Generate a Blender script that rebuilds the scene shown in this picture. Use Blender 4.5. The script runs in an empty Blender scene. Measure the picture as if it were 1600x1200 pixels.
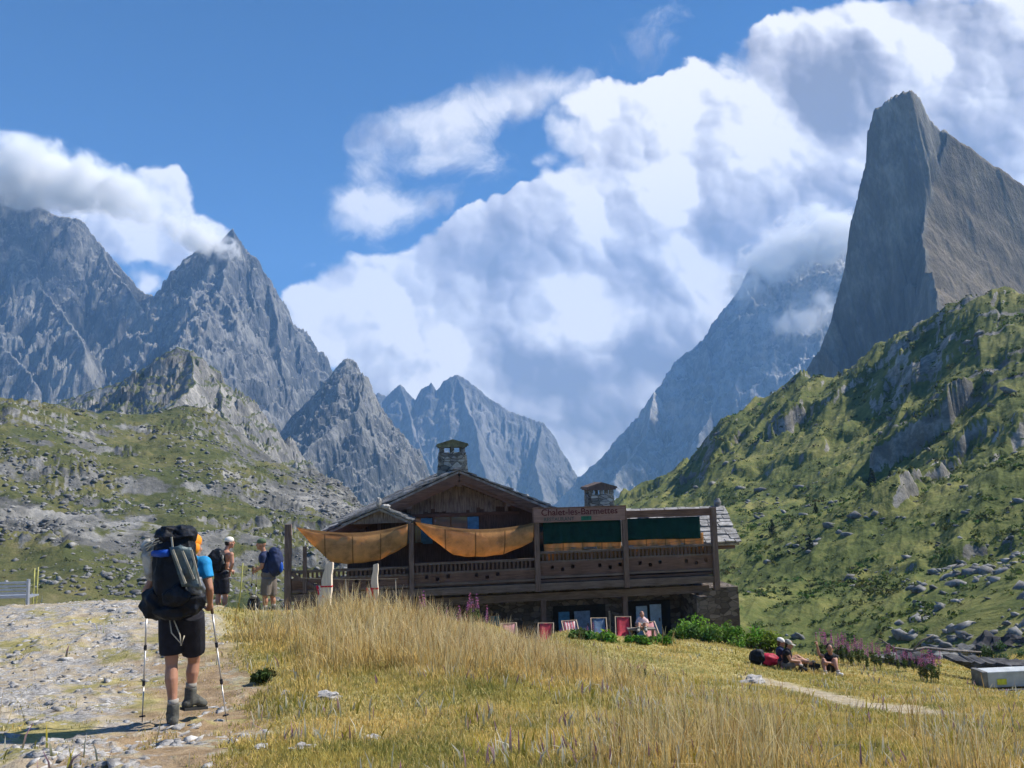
import bpy, bmesh, math, random
import numpy as np
from mathutils import Vector, Matrix
R = math.radians
rnd = random.Random(7)
rng = np.random.default_rng(11)
scene = bpy.context.scene
COL = scene.collection

# ------------------------------------------------------------------ camera
PITCH, ROLL, FPX = R(6.5), R(1.5), 1232.0
CAM_Z = 1.6
cam = bpy.data.cameras.new("camera")
cam.sensor_width = 36.0
cam.lens = 36.0 * FPX / 1600.0
cam.clip_start = 0.1
cam.clip_end = 60000
cam_ob = bpy.data.objects.new("camera", cam)
COL.objects.link(cam_ob)
_r, _u, _f = Vector((1, 0, 0)), Vector((0, -math.sin(PITCH), math.cos(PITCH))), Vector((0, math.cos(PITCH), math.sin(PITCH)))
_r2 = _r * math.cos(ROLL) - _u * math.sin(ROLL)
_u2 = _r * math.sin(ROLL) + _u * math.cos(ROLL)
_m = Matrix((_r2, _u2, -_f)).transposed().to_4x4()
_m.translation = (0, 0, CAM_Z)
cam_ob.matrix_world = _m
scene.camera = cam_ob

def ray(px, py):
    """world direction (scaled to y = 1) seen at a place of the photograph"""
    d = _f + _r2 * ((px - 800) / FPX) + _u2 * ((600 - py) / FPX)
    return d / d.y

def W(px, py, Y):
    """surveyed point: bearing/elevation read from the photograph + a real distance"""
    d = ray(px, py)
    return Vector((d.x * Y, Y, CAM_Z + d.z * Y))

# ------------------------------------------------------------------ render settings
scene.render.engine = "CYCLES"
scene.cycles.use_denoising = True
scene.cycles.use_adaptive_sampling = True
scene.cycles.adaptive_threshold = 0.02
scene.cycles.max_bounces = 8
scene.cycles.diffuse_bounces = 3
scene.cycles.glossy_bounces = 2
scene.cycles.transmission_bounces = 2
scene.cycles.volume_bounces = 6
scene.cycles.volume_step_rate = 1.5
scene.cycles.volume_max_steps = 96
scene.cycles.transparent_max_bounces = 12
scene.view_settings.view_transform = "Standard"
scene.view_settings.look = "None"
scene.view_settings.gamma = 1.0
scene.view_settings.exposure = 0.90

# ------------------------------------------------------------------ sun
SUN_EL = R(46)
SUN_DIR = Vector((0.955 * math.cos(SUN_EL), 0.296 * math.cos(SUN_EL), math.sin(SUN_EL))).normalized()
sl = bpy.data.lights.new("sun", "SUN")
sl.energy = 5.0
sl.angle = R(0.53)
sl.color = (1.0, 0.94, 0.85)
sun_ob = bpy.data.objects.new("sun", sl)
COL.objects.link(sun_ob)
sun_ob.rotation_euler = (-SUN_DIR).to_track_quat('-Z', 'Y').to_euler()
sun_ob.location = (40, 10, 60)

# ------------------------------------------------------------------ node helpers
class NT:
    def __init__(s, tree): s.t = tree; s.n = tree.nodes; s.l = tree.links
    def new(s, typ, **kw):
        n = s.n.new(typ)
        for k, v in kw.items(): setattr(n, k, v)
        return n
    def put(s, sock, v):
        if isinstance(v, bpy.types.NodeSocket): s.l.new(v, sock)
        else:
            if sock.type == 'RGBA' and len(v) == 3: v = (*v, 1)
            sock.default_value = v
    def math(s, op, a, b=0.0, c=None, clamp=False):
        n = s.new("ShaderNodeMath", operation=op, use_clamp=clamp)
        s.put(n.inputs[0], a); s.put(n.inputs[1], b)
        if c is not None: s.put(n.inputs[2], c)
        return n.outputs[0]
    def vmath(s, op, a, b=None, scale=None):
        n = s.new("ShaderNodeVectorMath", operation=op)
        s.put(n.inputs[0], a)
        if b is not None: s.put(n.inputs[1], b)
        if scale is not None: s.put(n.inputs['Scale'], scale)
        return n.outputs[0]
    def noise(s, vec, scale, detail=4, rough=0.55, dist=0.0, lac=2.0):
        n = s.new("ShaderNodeTexNoise")
        s.put(n.inputs['Vector'], vec); n.inputs['Scale'].default_value = scale
        n.inputs['Detail'].default_value = detail; n.inputs['Roughness'].default_value = rough
        n.inputs['Distortion'].default_value = dist; n.inputs['Lacunarity'].default_value = lac
        return n.outputs['Fac']
    def ramp(s, fac, stops, interp='LINEAR'):
        n = s.new("ShaderNodeValToRGB"); cr = n.color_ramp; cr.interpolation = interp
        while len(cr.elements) < len(stops): cr.elements.new(0.5)
        for e, (p, c) in zip(cr.elements, stops):
            e.position = p; e.color = (*c, 1) if len(c) == 3 else c
        s.put(n.inputs[0], fac)
        return n.outputs[0]
    def mix(s, fac, a, b, mode='MIX'):
        n = s.new("ShaderNodeMix", data_type='RGBA', blend_type=mode)
        s.put(n.inputs[0], fac); s.put(n.inputs[6], a); s.put(n.inputs[7], b)
        return n.outputs[2]
    def maprange(s, v, a, b, c=0.0, d=1.0, smooth=True):
        n = s.new("ShaderNodeMapRange", interpolation_type='SMOOTHSTEP' if smooth else 'LINEAR')
        s.put(n.inputs['Value'], v)
        for k, x in (('From Min', a), ('From Max', b), ('To Min', c), ('To Max', d)): s.put(n.inputs[k], x)
        return n.outputs['Result']
    def bump(s, h, strength=0.5, dist=0.1):
        n = s.new("ShaderNodeBump")
        n.inputs['Strength'].default_value = strength; n.inputs['Distance'].default_value = dist
        s.put(n.inputs['Height'], h)
        return n.outputs[0]

# ------------------------------------------------------------------ world: sky with clouds
world = bpy.data.worlds.new("World")
scene.world = world
world.use_nodes = True
def build_world():
    t = NT(world.node_tree)
    t.n.clear()
    out = t.new("ShaderNodeOutputWorld")
    sky = t.new("ShaderNodeTexSky", sky_type='NISHITA', sun_disc=False)
    sky.sun_elevation = SUN_EL
    sky.sun_rotation = math.atan2(SUN_DIR.x, SUN_DIR.y)
    sky.altitude = 2000; sky.air_density = 1.0; sky.dust_density = 0.2; sky.ozone_density = 3.0
    bg = t.new("ShaderNodeBackground"); bg.inputs[1].default_value = 0.055
    t.put(bg.inputs[0], t.mix(1.0, sky.outputs[0], (0.17, 0.66, 1.02), 'MULTIPLY'))
    tc = t.new("ShaderNodeTexCoord")
    sep = t.new("ShaderNodeSeparateXYZ"); t.l.new(tc.outputs['Generated'], sep.inputs[0])
    yy = t.math('MAXIMUM', sep.outputs[1], 0.03)
    u = t.math('DIVIDE', sep.outputs[0], yy); v = t.math('DIVIDE', sep.outputs[2], yy)
    cmb = t.new("ShaderNodeCombineXYZ"); t.put(cmb.inputs[0], u); t.put(cmb.inputs[1], v)
    P = cmb.outputs[0]
    def ell(px, py, rx, ry, ang, k, vec, acc, op='ADD'):
        d = ray(px, py)
        mp = t.new("ShaderNodeMapping", vector_type='TEXTURE')
        t.put(mp.inputs[0], vec)
        mp.inputs['Location'].default_value = (d.x, d.z, 0)
        mp.inputs['Rotation'].default_value = (0, 0, R(ang))
        mp.inputs['Scale'].default_value = (rx / FPX, ry / FPX, 1)
        g = t.new("ShaderNodeTexGradient", gradient_type='SPHERICAL')
        t.l.new(mp.outputs[0], g.inputs[0])
        if op == 'ADD':
            return t.math('MULTIPLY_ADD', g.outputs['Fac'], k, acc)
        m = t.math('MULTIPLY', g.outputs['Fac'], k)
        return t.math(op, m, acc)
    # large soft warp of the layout so that no outline is a plain ellipse
    wn = t.new("ShaderNodeTexNoise"); t.put(wn.inputs['Vector'], P)
    wn.inputs['Scale'].default_value = 7.0; wn.inputs['Detail'].default_value = 5; wn.inputs['Roughness'].default_value = 0.55
    wv = t.vmath('SUBTRACT', wn.outputs['Color'], (0.5, 0.5, 0.5))
    PW = t.vmath('ADD', P, t.vmath('SCALE', wv, scale=0.085))
    acc = 0.0
    for e in CLOUDS: acc = ell(*e, PW, acc)
    body = t.math('MINIMUM', acc, 1.3)
    wisp = 0.0
    for e in WISPS: wisp = ell(*e, PW, wisp)
    dark = 0.0
    for e in DARKS: dark = ell(*e, PW, dark)
    # billows, evaluated here and a step towards the sun
    wn2 = t.new("ShaderNodeTexNoise"); t.put(wn2.inputs['Vector'], P)
    wn2.inputs['Scale'].default_value = 18; wn2.inputs['Detail'].default_value = 4
    wv2 = t.vmath('SUBTRACT', wn2.outputs['Color'], (0.5, 0.5, 0.5))
    def warpq(vec):
        q = t.vmath('ADD', vec, t.vmath('SCALE', wv, scale=0.06))
        return t.vmath('ADD', q, t.vmath('SCALE', wv2, scale=0.022))
    def lumps(q, sc, wgt, acc, sm=0.30):
        # rounded heads: 1 - d^2 around every cell centre
        vo = t.new("ShaderNodeTexVoronoi", feature='SMOOTH_F1'); t.put(vo.inputs['Vector'], q)
        vo.inputs['Scale'].default_value = sc; vo.inputs['Smoothness'].default_value = sm
        d = vo.outputs['Distance']
        return t.math('MULTIPLY_ADD', t.math('SUBTRACT', 0.30, t.math('MULTIPLY', d, d)), wgt, acc)
    def big(vec): q = warpq(vec); return lumps(q, 13, 0.45, lumps(q, 6.5, 0.9, 0.0))
    def small(vec):
        q = warpq(vec)
        r_ = lumps(q, 52, 0.13, lumps(q, 27, 0.25, 0.0))
        return t.math('MULTIPLY_ADD', t.math('SUBTRACT', t.noise(q, 40, 5, 0.62), 0.5), 0.14, r_)
    def off(k): return t.vmath('ADD', P, (0.78 * k, 0.62 * k, 0))
    b0, s0 = big(P), small(P)
    n0 = t.math('ADD', b0, s0)
    litL = t.math('SUBTRACT', b0, big(off(0.040)))
    litS = t.math('SUBTRACT', s0, small(off(0.010)))
    n2 = t.noise(t.vmath('ADD', P, (3.1, 1.7, 0)), 4.2, 4, 0.5, 0.3)
    n3 = t.noise(t.vmath('ADD', P, (1.1, 4.7, 0)), 6.5, 8, 0.6, 0.5)
    dens = t.math('ADD', body, t.math('MULTIPLY', n0, 1.0))
    dens = t.math('ADD', dens, t.math('MULTIPLY', t.math('SUBTRACT', n3, 0.5), 0.75))
    dens = t.math('SUBTRACT', dens, 0.22)
    dens = t.math('SUBTRACT', dens, t.maprange(body, 0.0, 0.12, 0.8, 0.0))
    soft = t.maprange(n2, 0.35, 0.65, 0.06, 0.34)
    mask = t.maprange(dens, 0.20, t.math('ADD', 0.24, soft))
    wdens = t.math('ADD', t.math('SUBTRACT', wisp, t.maprange(wisp, 0.0, 0.1, 0.8, 0.0)), t.math('MULTIPLY', t.math('SUBTRACT', t.noise(PW, 9, 9, 0.66, 0.6), 0.53), 1.9))
    wmask = t.math('MULTIPLY', t.maprange(wdens, 0.10, 0.95), 0.85)
    mask = t.math('MAXIMUM', mask, wmask)
    thick = t.maprange(dens, 0.25, 0.9)
    s = t.math('ADD', 0.98, t.math('MULTIPLY', litL, 1.9))
    s = t.math('ADD', s, t.math('MULTIPLY', litS, 1.9))
    s = t.math('SUBTRACT', s, t.math('MULTIPLY', thick, 0.16))
    s = t.math('ADD', s, t.math('MULTIPLY', t.math('SUBTRACT', n2, 0.5), 1.0))
    s = t.math('SUBTRACT', s, t.math('MULTIPLY', dark, t.math('ADD', 0.15, n2)))
    col = t.ramp(s, [(0.0, (0.24, 0.235, 0.26)), (0.30, (0.36, 0.35, 0.385)), (0.58, (0.56, 0.54, 0.57)), (0.80, (0.74, 0.73, 0.75)), (1.0, (0.98, 0.94, 0.90))])
    bc = t.new("ShaderNodeBackground"); t.l.new(col, bc.inputs[0]); bc.inputs[1].default_value = CLOUD_K
    mx = t.new("ShaderNodeMixShader")
    t.put(mx.inputs[0], mask); t.l.new(bg.outputs[0], mx.inputs[1]); t.l.new(bc.outputs[0], mx.inputs[2])
    t.l.new(mx.outputs[0], out.inputs[0])
CLOUD_K = 0.70
CLOUDS = [  # px, py, rx, ry, angle, weight : cumulus bodies
    (1000, 430, 420, 210, 8, 1.3), (700, 480, 330, 160, -6, 1.2), (560, 470, 170, 110, 10, 0.8), (1000, 240, 230, 190, 10, 1.2),
    (1150, 170, 200, 170, 30, 1.2), (1180, 70, 150, 110, 20, 1.0), (1310, 60, 160, 130, 0, 1.0), (1300, 250, 210, 230, 0, 1.3),
    (1480, 130, 260, 190, -10, 1.3), (1560, 300, 260, 220, 0, 1.4), (900, 590, 330, 160, 0, 1.3), (1150, 470, 270, 230, 0, 1.3),
    (860, 660, 260, 150, -20, 1.0), (620, 590, 130, 70, 15, 0.8), (700, 380, 120, 60, 0, 0.5), (820, 350, 150, 90, 0, 0.7),
    (60, 310, 210, 110, -15, 1.1), (190, 345, 190, 100, -30, 0.9), (245, 295, 80, 80, -20, 0.7), (300, 360, 130, 80, -35, 1.0), (230, 440, 60, 40, 0, 0.6),
    (1480, 30, 240, 120, 0, 1.0), (930, 720, 200, 120, 0, 1.0), (1400, 420, 160, 130, 0, 1.0), (820, 620, 160, 90, 10, 0.9), (650, 600, 150, 60, 0, 0.8), (950, 640, 220, 130, 0, 0.9), (940, 740, 300, 120, 0, 1.2),
]
WISPS = [
    (650, 180, 150, 50, 15, 0.8), (700, 240, 150, 60, -12, 0.8), (860, 150, 130, 50, 20, 0.8), (630, 320, 140, 45, 5, 0.9), (560, 310, 90, 30, -15, 0.6),
    (590, 250, 60, 90, 0, 0.6), (760, 170, 150, 70, 10, 0.7), (560, 350, 120, 50, 0, 0.4), (1010, 60, 120, 60, 30, 0.5),
]
DARKS = [
    (1330, 110, 125, 140, 70, 1.9), (1290, 200, 70, 110, 0, 0.6), (870, 330, 110, 80, 0, 0.6), (1220, 310, 130, 80, 20, 0.75), (1000, 640, 330, 130, 0, 0.9),
    (620, 560, 200, 90, 0, 0.4), (1590, 160, 55, 110, 0, 1.3), (850, 620, 200, 110, 0, 0.8), (100, 390, 200, 60, -20, 0.35), (1300, 330, 90, 80, 0, 0.5), (1480, 10, 200, 40, 0, 0.5),
]
build_world()

# ------------------------------------------------------------------ numpy noise
def _hash(ix, iy, seed):
    h = (ix.astype(np.int64) * 374761393 + iy.astype(np.int64) * 668265263 + seed * 1274126177) & 0xFFFFFFFF
    h = ((h ^ (h >> 13)) * 1274126177) & 0xFFFFFFFF
    h = (h ^ (h >> 16)) & 0xFFFFFFFF
    return h
def gnoise(x, y, seed=0):
    """gradient noise, about -1..1"""
    x0 = np.floor(x); y0 = np.floor(y)
    fx = x - x0; fy = y - y0
    ux = fx * fx * fx * (fx * (fx * 6 - 15) + 10); uy = fy * fy * fy * (fy * (fy * 6 - 15) + 10)
    def g(dx, dy):
        a = _hash(x0 + dx, y0 + dy, seed) * (2 * np.pi / 4294967296.0)
        return np.cos(a) * (fx - dx) + np.sin(a) * (fy - dy)
    a = g(0, 0); b = g(1, 0); c = g(0, 1); d = g(1, 1)
    return 1.5 * ((a + (b - a) * ux) * (1 - uy) + (c + (d - c) * ux) * uy)
def fbm(x, y, octv=5, rough=0.5, seed=0):
    s = 0; a = 1.0; f = 1.0
    for i in range(octv):
        s = s + a * gnoise(x * f + 13.7 * i, y * f - 7.3 * i, seed + i); a *= rough; f *= 2.03
    return s
def ridged(x, y, octv=5, rough=0.5, seed=0):
    s = 0; a = 1.0; f = 1.0; w = 1.0; tot = 0
    for i in range(octv):
        n = 1 - np.abs(gnoise(x * f + 3.1 * i, y * f + 9.2 * i, seed + i)); n = n * n
        s = s + a * n * w; w = np.clip(n * 1.6, 0, 1); tot += a; a *= rough; f *= 2.07
    return s / tot
def sstep(a, b, x):
    t = np.clip((x - a) / (b - a), 0, 1); return t * t * (3 - 2 * t)

# ------------------------------------------------------------------ object helpers
def mesh_np(name, verts, faces, mat=None, smooth=False, parent=None, attrs=None, link=True):
    """faces: (n,3) or (n,4) int array"""
    me = bpy.data.meshes.new(name)
    verts = np.asarray(verts, dtype=np.float32); faces = np.asarray(faces, dtype=np.int32)
    k = faces.shape[1]
    me.vertices.add(len(verts)); me.vertices.foreach_set("co", verts.ravel())
    me.loops.add(faces.size); me.loops.foreach_set("vertex_index", faces.ravel())
    me.polygons.add(len(faces))
    me.polygons.foreach_set("loop_start", np.arange(0, faces.size, k, dtype=np.int32))
    if smooth: me.polygons.foreach_set("use_smooth", np.ones(len(faces), dtype=bool))
    if attrs:
        for an, arr in attrs.items():
            arr = np.asarray(arr, dtype=np.float32)
            if arr.ndim == 1:
                at = me.attributes.new(an, 'FLOAT', 'POINT'); at.data.foreach_set("value", arr)
            else:
                if arr.shape[1] == 3: arr = np.concatenate([arr, np.ones((len(arr), 1), np.float32)], 1)
                at = me.color_attributes.new(an, 'FLOAT_COLOR', 'POINT'); at.data.foreach_set("color", arr.ravel())
    me.update(calc_edges=True)
    if mat: me.materials.append(mat)
    o = bpy.data.objects.new(name, me)
    if link: COL.objects.link(o)
    if parent: o.parent = parent
    return o
def grid_faces(n, m):
    i = np.arange((n - 1) * (m - 1)); r = i // (m - 1); c = i % (m - 1); a = r * m + c
    return np.stack([a, a + 1, a + m + 1, a + m], 1)
def tag(o, label=None, cat=None, group=None, kind=None):
    if label: o["label"] = label
    if cat: o["category"] = cat
    if group: o["group"] = group
    if kind: o["kind"] = kind
    return o
def empty(name, loc=(0, 0, 0), rz=0.0, label=None, cat=None, group=None):
    o = bpy.data.objects.new(name, None); COL.objects.link(o)
    o.location = loc; o.rotation_euler = (0, 0, rz); o.empty_display_size = 0.3
    return tag(o, label, cat, group)
def dup(root, loc=None, rz=None, label=None, group=None, scale=None):
    r = root.copy(); COL.objects.link(r)
    if loc is not None: r.location = loc
    if rz is not None: r.rotation_euler = (0, 0, rz)
    if scale is not None: r.scale = (scale,) * 3
    if label: r["label"] = label
    if group: r["group"] = group
    for ch in list(root.children):
        c = ch.copy(); COL.objects.link(c); c.parent = r
        for g in ch.children:
            d = g.copy(); COL.objects.link(d); d.parent = c
    return r
def new_mat(name):
    m = bpy.data.materials.new(name); m.use_nodes = True
    t = NT(m.node_tree); bs = t.n["Principled BSDF"]
    bs.inputs['Roughness'].default_value = 0.85
    bs.inputs['Specular IOR Level'].default_value = 0.25
    return m, t, bs

# ================================================================== MATERIALS of the land
def obj_coords(t):
    tc = t.new("ShaderNodeNewGeometry"); return tc.outputs['Position']
def rock_mat(name, scale, cols, grass=None, flank=None, grass_z=None, grass_cols=None, bumpd=3.0, vertical=3.0, scree=0.0, slope_lim=0.72):
    """cols: dark, mid, light rock. Vegetation where the ground is flat enough."""
    m, t, bs = new_mat(name)
    P = obj_coords(t)
    mp = t.new("ShaderNodeMapping"); t.put(mp.inputs[0], P); mp.inputs['Scale'].default_value = (1, 1, 1 / vertical)
    Q = mp.outputs[0]
    big = t.noise(P, 0.35 / scale, 5, 0.55)
    mid = t.noise(Q, 2.2 / scale, 9, 0.66, 0.6)
    fin = t.noise(Q, 14.0 / scale, 6, 0.65)
    f = t.math('ADD', t.math('MULTIPLY', mid, 0.7), t.math('MULTIPLY', fin, 0.3))
    f = t.math('ADD', f, t.math('MULTIPLY', t.math('SUBTRACT', big, 0.5), 0.5))
    c = t.ramp(f, [(0.30, cols[0]), (0.48, cols[1]), (0.62, cols[2]), (0.75, tuple(min(1, x * 1.25) for x in cols[2]))])
    geo = t.new("ShaderNodeNewGeometry"); sp = t.new("ShaderNodeSeparateXYZ"); t.l.new(geo.outputs['Normal'], sp.inputs[0])
    if scree:
        pal = tuple(min(1, x * 1.15) for x in cols[2])
        sn_ = t.math('ADD', sp.outputs[2], t.math('MULTIPLY', t.math('SUBTRACT', t.noise(P, 0.9 / scale, 6, 0.6), 0.5), 0.9))
        c = t.mix(t.math('MULTIPLY', t.maprange(sn_, 0.60, 0.78), scree), c, t.mix(fin, tuple(x * 0.8 for x in pal), pal))
        warm = t.maprange(t.noise(P, 0.6 / scale, 5, 0.6), 0.55, 0.7)
        c = t.mix(t.math('MULTIPLY', warm, 0.5), c, (0.95, 0.80, 0.62), 'MULTIPLY')
    if grass:
        gn = t.noise(P, 1.1 / scale, 8, 0.62)
        gf = t.noise(P, 9.0 / scale, 6, 0.65)
        gc = t.ramp(t.math('ADD', t.math('MULTIPLY', gn, 0.6), t.math('MULTIPLY', gf, 0.4)),
                    [(0.34, grass_cols[0]), (0.47, grass_cols[1]), (0.58, grass_cols[2]), (0.68, grass_cols[3])])
        sl = t.math('ADD', sp.outputs[2], t.math('MULTIPLY', t.math('SUBTRACT', t.noise(P, 2.6 / scale, 9, 0.7), 0.5), 1.1))
        mk = t.maprange(sl, slope_lim - 0.05, slope_lim + 0.05)
        ra = t.new("ShaderNodeAttribute", attribute_name="rocky").outputs['Fac']
        mk = t.math('MULTIPLY', mk, t.maprange(t.math('ADD', ra, t.math('MULTIPLY', t.math('SUBTRACT', t.noise(P, 2.0 / scale, 8, 0.68), 0.5), 1.6)), 0.45, 0.60, 1.0, 0.0))
        if grass_z is not None:
            spz = t.new("ShaderNodeSeparateXYZ"); t.put(spz.inputs[0], P)
            hz = t.math('ADD', spz.outputs[2], t.math('MULTIPLY', t.math('SUBTRACT', big, 0.5), grass_z * 1.2))
            mk = t.math('MULTIPLY', mk, t.maprange(hz, grass_z * 0.8, grass_z * 1.15, 1.0, 0.0))
        if flank:
            fa = t.new("ShaderNodeAttribute", attribute_name="flank").outputs['Fac']
            brk = t.maprange(t.noise(Q, 3.0 / scale, 8, 0.7), 0.60, 0.66, 1.0, 0.15)
            mk = t.math('MULTIPLY', fa, brk)
        c = t.mix(mk, c, gc)
    t.put(bs.inputs['Base Color'], c)
    h = t.math('ADD', t.math('MULTIPLY', mid, 1.0), t.math('MULTIPLY', fin, 0.35))
    t.put(bs.inputs['Normal'], t.bump(h, 0.9, bumpd))
    bs.inputs['Roughness'].default_value = 0.95
    bs.inputs['Specular IOR Level'].default_value = 0.1
    return m

# ================================================================== MOUNTAINS as ridge-graph height fields
def polyline(pts, Ys):
    """pts [(px,py)], Ys a number or a list"""
    if not isinstance(Ys, (list, tuple)): Ys = [Ys] * len(pts)
    P = [W(px, py, Y) for (px, py), Y in zip(pts, Ys)]
    return list(zip(P[:-1], P[1:]))
def lerpY(pts, Y0, Y1):
    n = len(pts); return [Y0 + (Y1 - Y0) * (pts[i][0] - pts[0][0]) / (pts[-1][0] - pts[0][0]) for i in range(n)]
def mountain(name, segs, az, dist, n_az, n_d, kx, slope, mat, base_z, warp=0.01, gully=(0.02, 0.02), rough=(0.015, 0.02), seed=1,
             flare=0.9, attrs=None, label=None, dexp=1.0, post=None):
    """segs: (A, B, slope factor); az: px range; dist: (near, far)"""
    Dm = 0.5 * (dist[0] + dist[1])
    px = np.linspace(az[0], az[1], n_az)
    rx = np.array([ray(p, 740).x for p in px])
    dd = dist[0] + (dist[1] - dist[0]) * np.linspace(0, 1, n_d) ** dexp
    GX = rx[None, :] * dd[:, None]; GY = np.repeat(dd[:, None], n_az, 1)
    L = Dm * 0.05
    wx = fbm(GX / L, GY / L, 5, 0.55, seed) * warp * Dm
    wy = fbm(GX / L + 50, GY / L, 5, 0.55, seed + 20) * warp * Dm
    X = GX + wx; Y = GY + wy
    best = np.full(X.shape, -1e9); bs = np.zeros(X.shape); bd = np.zeros(X.shape)
    s0 = 0.0
    for sg in segs:
        A, B = sg[0], sg[1]; sf = sg[2] if len(sg) > 2 else 1.0
        ax, ay, az_, bx, by, bz = A.x, A.y, A.z, B.x, B.y, B.z
        vx, vy = (bx - ax) * kx, by - ay
        l2 = vx * vx + vy * vy + 1e-9
        qx = (X - ax) * kx; qy = Y - ay
        tt = np.clip((qx * vx + qy * vy) / l2, 0, 1)
        d = np.sqrt((qx - tt * vx) ** 2 + (qy - tt * vy) ** 2)
        if len(sg) > 3: sf = np.where(qx - tt * vx > 0, sf * sg[3], sf)
        drop = slope * sf * (d ** flare) * (Dm * 0.05) ** (1 - flare)
        z = az_ + (bz - az_) * tt - drop
        m = z > best
        best[m] = z[m]; bs[m] = (s0 + tt * math.sqrt(l2))[m]; bd[m] = d[m]
        s0 += math.sqrt(l2)
    fade = sstep(0, 0.035 * Dm, bd)
    Z = best
    Lg = gully[1] * Dm
    Z = Z + (ridged(bs / Lg, bd / (Lg * 3.2), 5, 0.55, seed + 5) - 0.5) * gully[0] * Dm * (0.10 + 0.9 * fade)
    Lr = rough[1] * Dm
    Z = Z + (ridged(GX / Lr, GY / Lr, 7, 0.56, seed + 9) - 0.5) * rough[0] * Dm * (0.12 + 0.88 * fade)
    if post is not None: Z = post(GX, GY, Z)
    tf = np.linspace(0, 1, n_d)[:, None]
    Z = base_z + (Z - base_z) * sstep(-0.01, 0.14, tf) * sstep(1.01, 0.9, tf)
    Z = np.maximum(Z, base_z)
    V = np.stack([GX, GY, Z], -1).reshape(-1, 3)
    o = mesh_np(name, V, grid_faces(n_d, n_az), mat, smooth=False, attrs=attrs(GX, GY) if attrs else None)
    tag(o, kind='structure', label=label)
    return o, (GX, GY, Z)

# colours (albedo)
ROCK_L = [(0.032, 0.038, 0.046), (0.088, 0.090, 0.092), (0.24, 0.235, 0.22)]
ROCK_P = [(0.10, 0.10, 0.105), (0.24, 0.24, 0.235), (0.44, 0.43, 0.41)]
GRN = [(0.035, 0.06, 0.018), (0.07, 0.10, 0.028), (0.12, 0.145, 0.045), (0.20, 0.19, 0.075)]
m_massif = rock_mat("massif_rock", 60, ROCK_L, scree=0.75, bumpd=9, vertical=2.2)
m_peak = rock_mat("peak_rock", 50, ROCK_L, scree=0.75, bumpd=8, vertical=2.5)
m_far = rock_mat("far_rock", 90, [(0.06, 0.065, 0.07), (0.12, 0.12, 0.12), (0.22, 0.215, 0.21)], bumpd=12)
m_pale = rock_mat("pale_rock", 70, ROCK_P, scree=0.7, bumpd=9, vertical=2.0)

# --- left massif with its pinnacle
sk = [(-400, 100), (-150, 200), (0, 285), (40, 300), (80, 332), (130, 345), (160, 385), (195, 420), (215, 452), (240, 462), (262, 440),
      (285, 405), (310, 388), (345, 378), (358, 362), (364, 357), (372, 392), (387, 398), (405, 405), (425, 442), (440, 470), (455, 500),
      (480, 540), (495, 572), (512, 585), (560, 690), (640, 780)]
segs = polyline(sk, 1600)
sp = lambda pts, Ys, l=1.0, r=0.45: [(a, b, l, r) for a, b in polyline(pts, Ys)]
segs += sp([(364, 362), (350, 430), (330, 520), (290, 600)], [1590, 1480, 1380, 1250], 1, 0.7)
segs += sp([(285, 407), (275, 480), (250, 560)], [1595, 1480, 1340], 1, 0.7)
segs += sp([(470, 530), (470, 620), (470, 700)], [1595, 1480, 1350], 1.3, 1.0)
segs += polyline([(425, 445), (440, 540), (450, 640)], [1590, 1470, 1330])
segs += polyline([(0, 285), (70, 450), (140, 545)], [1600, 1450, 1300])
segs += polyline([(160, 385), (230, 500), (240, 580)], [1600, 1480, 1350])
segs += polyline([(-100, 300), (-50, 480), (60, 600)], [1600, 1400, 1250])
segs += polyline([(385, 400), (395, 480), (380, 590)], [1600, 1500, 1380])
mountain("left_massif", segs, (-260, 800), (950, 1850), 760, 340, 1.9, 1.35, m_massif, -170, warp=0.006, gully=(0.036, 0.03), rough=(0.028, 0.035), seed=3)
# --- dark pyramid in front of it
sk = [(380, 740), (420, 690), (470, 640), (505, 596), (525, 572), (540, 558), (552, 564), (575, 603), (600, 650), (630, 700), (665, 755), (705, 800)]
segs = polyline(sk, 1180)
segs += polyline([(560, 580), (560, 640), (490, 690), (455, 735)], [1175, 1100, 1030, 960])
segs += polyline([(600, 650), (600, 720), (580, 780)], [1180, 1090, 1000])
mountain("dark_pyramid_peak", segs, (330, 740), (920, 1260), 420, 200, 1.5, 1.15, m_peak, -170, warp=0.005, gully=(0.022, 0.018), rough=(0.018, 0.025), seed=8)
# --- far pinnacles
sk = [(480, 700), (560, 640), (590, 612), (605, 618), (625, 600), (650, 625), (660, 606), (672, 597), (681, 610), (697, 592), (715, 584), (738, 600),
      (760, 618), (800, 642), (850, 660), (870, 690), (885, 720), (895, 752), (905, 810)]
segs = polyline(sk, 2700)
segs += polyline([(715, 586), (740, 660), (760, 740)], [2700, 2500, 2300])
segs += polyline([(850, 660), (840, 720), (850, 780)], [2700, 2500, 2350])
segs += polyline([(625, 602), (650, 680), (690, 760)], [2700, 2500, 2300])
mountain("far_pinnacle_ridge", segs, (470, 930), (2250, 2850), 360, 130, 1.6, 1.2, m_far, -170, warp=0.004, gully=(0.016, 0.014), rough=(0.012, 0.02), seed=12)
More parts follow.
